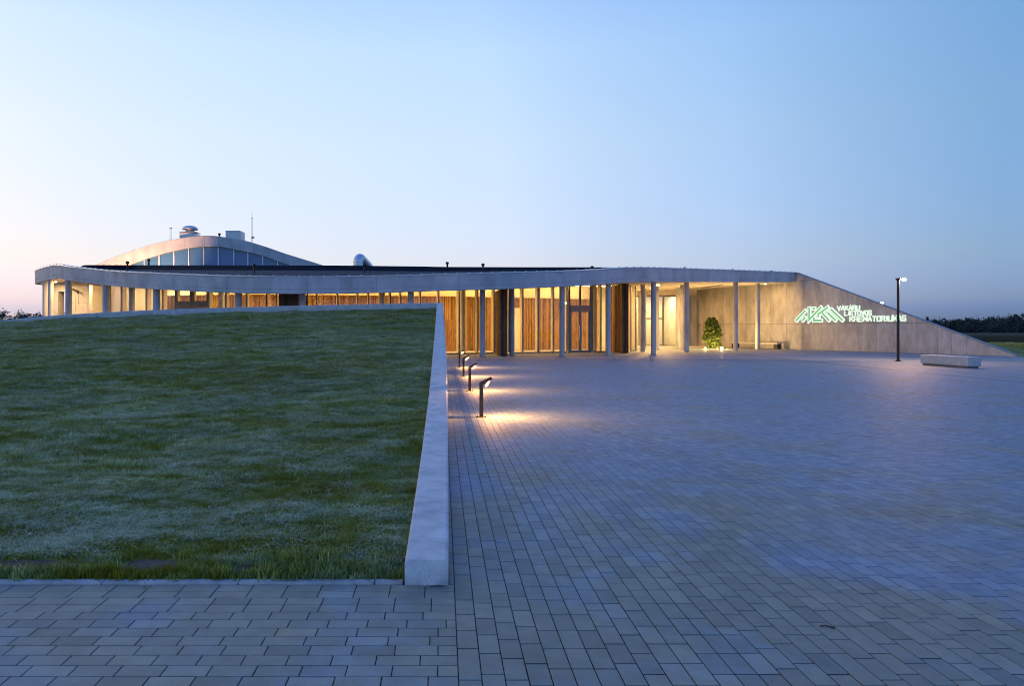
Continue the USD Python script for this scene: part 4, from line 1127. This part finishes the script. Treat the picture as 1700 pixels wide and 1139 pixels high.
# floodlight behind the roof upstand that warms the left half of the arched front
fl = thing('floodlight', 'floodlight on the roof washing the left part of the arched front', 'floodlight', (-25.0, 53, 5.05))
part(fl, 'housing', MB().box((-.2, -.16, -.25), (.2, -.02, .15)), 'black')
part(fl, 'lens', MB().add([(-.06, 0, -.06), (.06, 0, -.06), (.06, 0, .06), (-.06, 0, .06)], [(0, 3, 2, 1)]), 'lamp_flood')
part(fl, 'barn_door', MB().add([(.09, -.01, -.2), (.09, -.01, .2), (.118, .4, -.2), (.334, .4, .33), (.10, -.01, -.2), (.10, -.01, .2), (.128, .4, -.2), (.344, .4, .33)], [(0, 1, 3, 2), (5, 4, 6, 7), (0, 2, 6, 4), (1, 5, 7, 3), (2, 3, 7, 6)]), 'black')
part(fl, 'stand', MB().box((-.03, -.12, -.6), (.03, -.06, -.25)), 'black')

# ------------------------------------------------------------------ trees
def crown(m, c, w, h, n, seed, leaf=.5):
    r = np.random.default_rng(seed)
    cs = []
    for _ in range(9):
        a_, z_ = r.uniform(0, 6.28), r.uniform(.15, 1)
        R_ = w * .5 * (1 - abs(z_ - .45) * 1.2) * r.uniform(.4, 1.0)
        cs.append((c[0] + math.cos(a_) * R_, c[1] + math.sin(a_) * R_, c[2] + z_ * h, w * .22))
    l = leaf_cloud(np.array(cs), n, leaf, seed + 1, 1.0)
    v, f = l.arr()
    v[:, 2] = np.maximum(v[:, 2], 0)
    m.add(v, f)


for j, (px, w, ytop, kind) in enumerate([(2, 5.4, 519.0, 'leafy'), (15, 4.2, 523.0, 'pointed'), (23, 3.0, 525.0, 'small'), (34, 5.0, 518.5, 'broad'), (41, 4.6, 518.8, 'twin'), (49, 4.0, 522.0, 'low'), (61.5, 4.8, 520.0, 'round'), (67, 3.0, 523.8, 'little'), (106.5, 4.2, 517.0, 'dark')]):
    Y_ = 190 + 6 * (j % 3)
    h = wz(ytop, Y_)
    lab = ['leafy dark tree at the left edge of the picture', 'pointed dark tree second from the left edge', 'smallest dark tree on the left skyline', 'broad bushy tree, left half of the tallest pair on the left skyline', 'right half of the tallest tree pair on the left skyline',
           'low dark tree just right of the tallest pair', 'rounded tree on the skyline left of the first column', 'little tree on the skyline beside the first column', 'dark tree seen through the opening between pier and wall'][j]
    t = thing('distant_tree', lab, 'tree', (wx(px, Y_), Y_, 0))
    part(t, 'trunk', MB().cyl((0, 0), .22, 0, h * .6, 8, .1), 'bark')
    m = MB(); crown(m, (0, 0, h * .12), w * .9, h * .8, 420, 100 + j, .26)
    part(t, 'crown', m, 'forest')
m = MB()
r_ = np.random.default_rng(11)
for k_ in range(230):
    px = r_.uniform(1480, 1990)
    Y_ = r_.uniform(262, 330)
    yt = np.interp(px, [1480, 1545, 1590, 1640, 1690, 1750, 1990], [536, 534, 531, 529.5, 527.5, 526, 522]) + r_.normal(0, 1.1) + (3.0 if r_.random() < .3 else 0)
    h = max(wz(yt, Y_) , 3.0)
    crown(m, (wx(px, Y_), Y_, -.3), r_.uniform(3.0, 6.4), h * 1.0, 150, 1000 + k_, .42)
for px, yt in ((1526, 527.5), (1541, 529), (1549, 530), (1686, 520.5)):
    crown(m, (wx(px, 262), 262, 0), 3.2, wz(yt, 262) * .98, 160, int(px), .4)
P = []
for px in np.linspace(1470, 2000, 40):
    P.append([(wx(px, 300), 300 + 8 * math.sin(px), -.1), (wx(px, 300), 300 + 8 * math.sin(px), wz(536 + 1.2 * math.sin(px * .7), 300))])
m.grid(np.array(P))
single('far_wood', m, 'forest', 'dark band of woodland on the horizon at the right', 'wood', kind='stuff')
# rough grass on the field behind the sloping wall
n = 5200
yy = rng.uniform(39.5, 75, n); xx = rng.uniform(31.0, 62, n)
keep = (xx - (WC - WD * yy)) > .6
xx, yy = xx[keep], yy[keep]
s_ = rng.uniform(2.5, 5.5, len(xx))
instancer('rough_grass', [tuft(18, .055, .09, 41), tuft(18, .06, .08, 42)], np.c_[xx, yy, np.full(len(xx), -.06)], rng.integers(0, 2, len(xx)), np.c_[s_, s_, s_ * .8], rng.uniform(0, 6.28, len(xx)), 'rough green grass on the field behind the end of the sloping wall', 'grass')

# ------------------------------------------------------------------ small litter on the paving
def twig(px, py, label, pts, r=.0035):
    Y_ = F * CH / (py - HY)
    p = thing('twig', label, 'twig', (wx(px, Y_), Y_, .004))
    m = MB()
    for (x0, y0, z0), (x1, y1, z1) in zip(pts[:-1], pts[1:]):
        m.bar((x0, y0, z0), (x1, y1, z1), r * 2, r * 1.6)
    part(p, 'stem', m, 'bark')


twig(1373, 1043, 'small dark twig lying on the pavers at the lower right', [(-.03, .012, 0), (-.005, .008, .004), (.012, -.002, .003), (.032, -.015, 0)])
twig(728, 975, 'dark twig lying against the front of the low wall', [(-.05, -.004, 0), (0, .004, .003), (.03, .002, 0)], .003)
lf = thing('fallen_leaf', 'small brown leaf lying on the pavers before the lawn', 'leaf', (wx(240, 4.12), 4.12, .003))
part(lf, 'blade', MB().add([(0, -.018, 0), (.010, 0, .006), (.002, .022, .008), (-.010, 0, .004)], [(0, 1, 2, 3)]), 'leaf_brown')
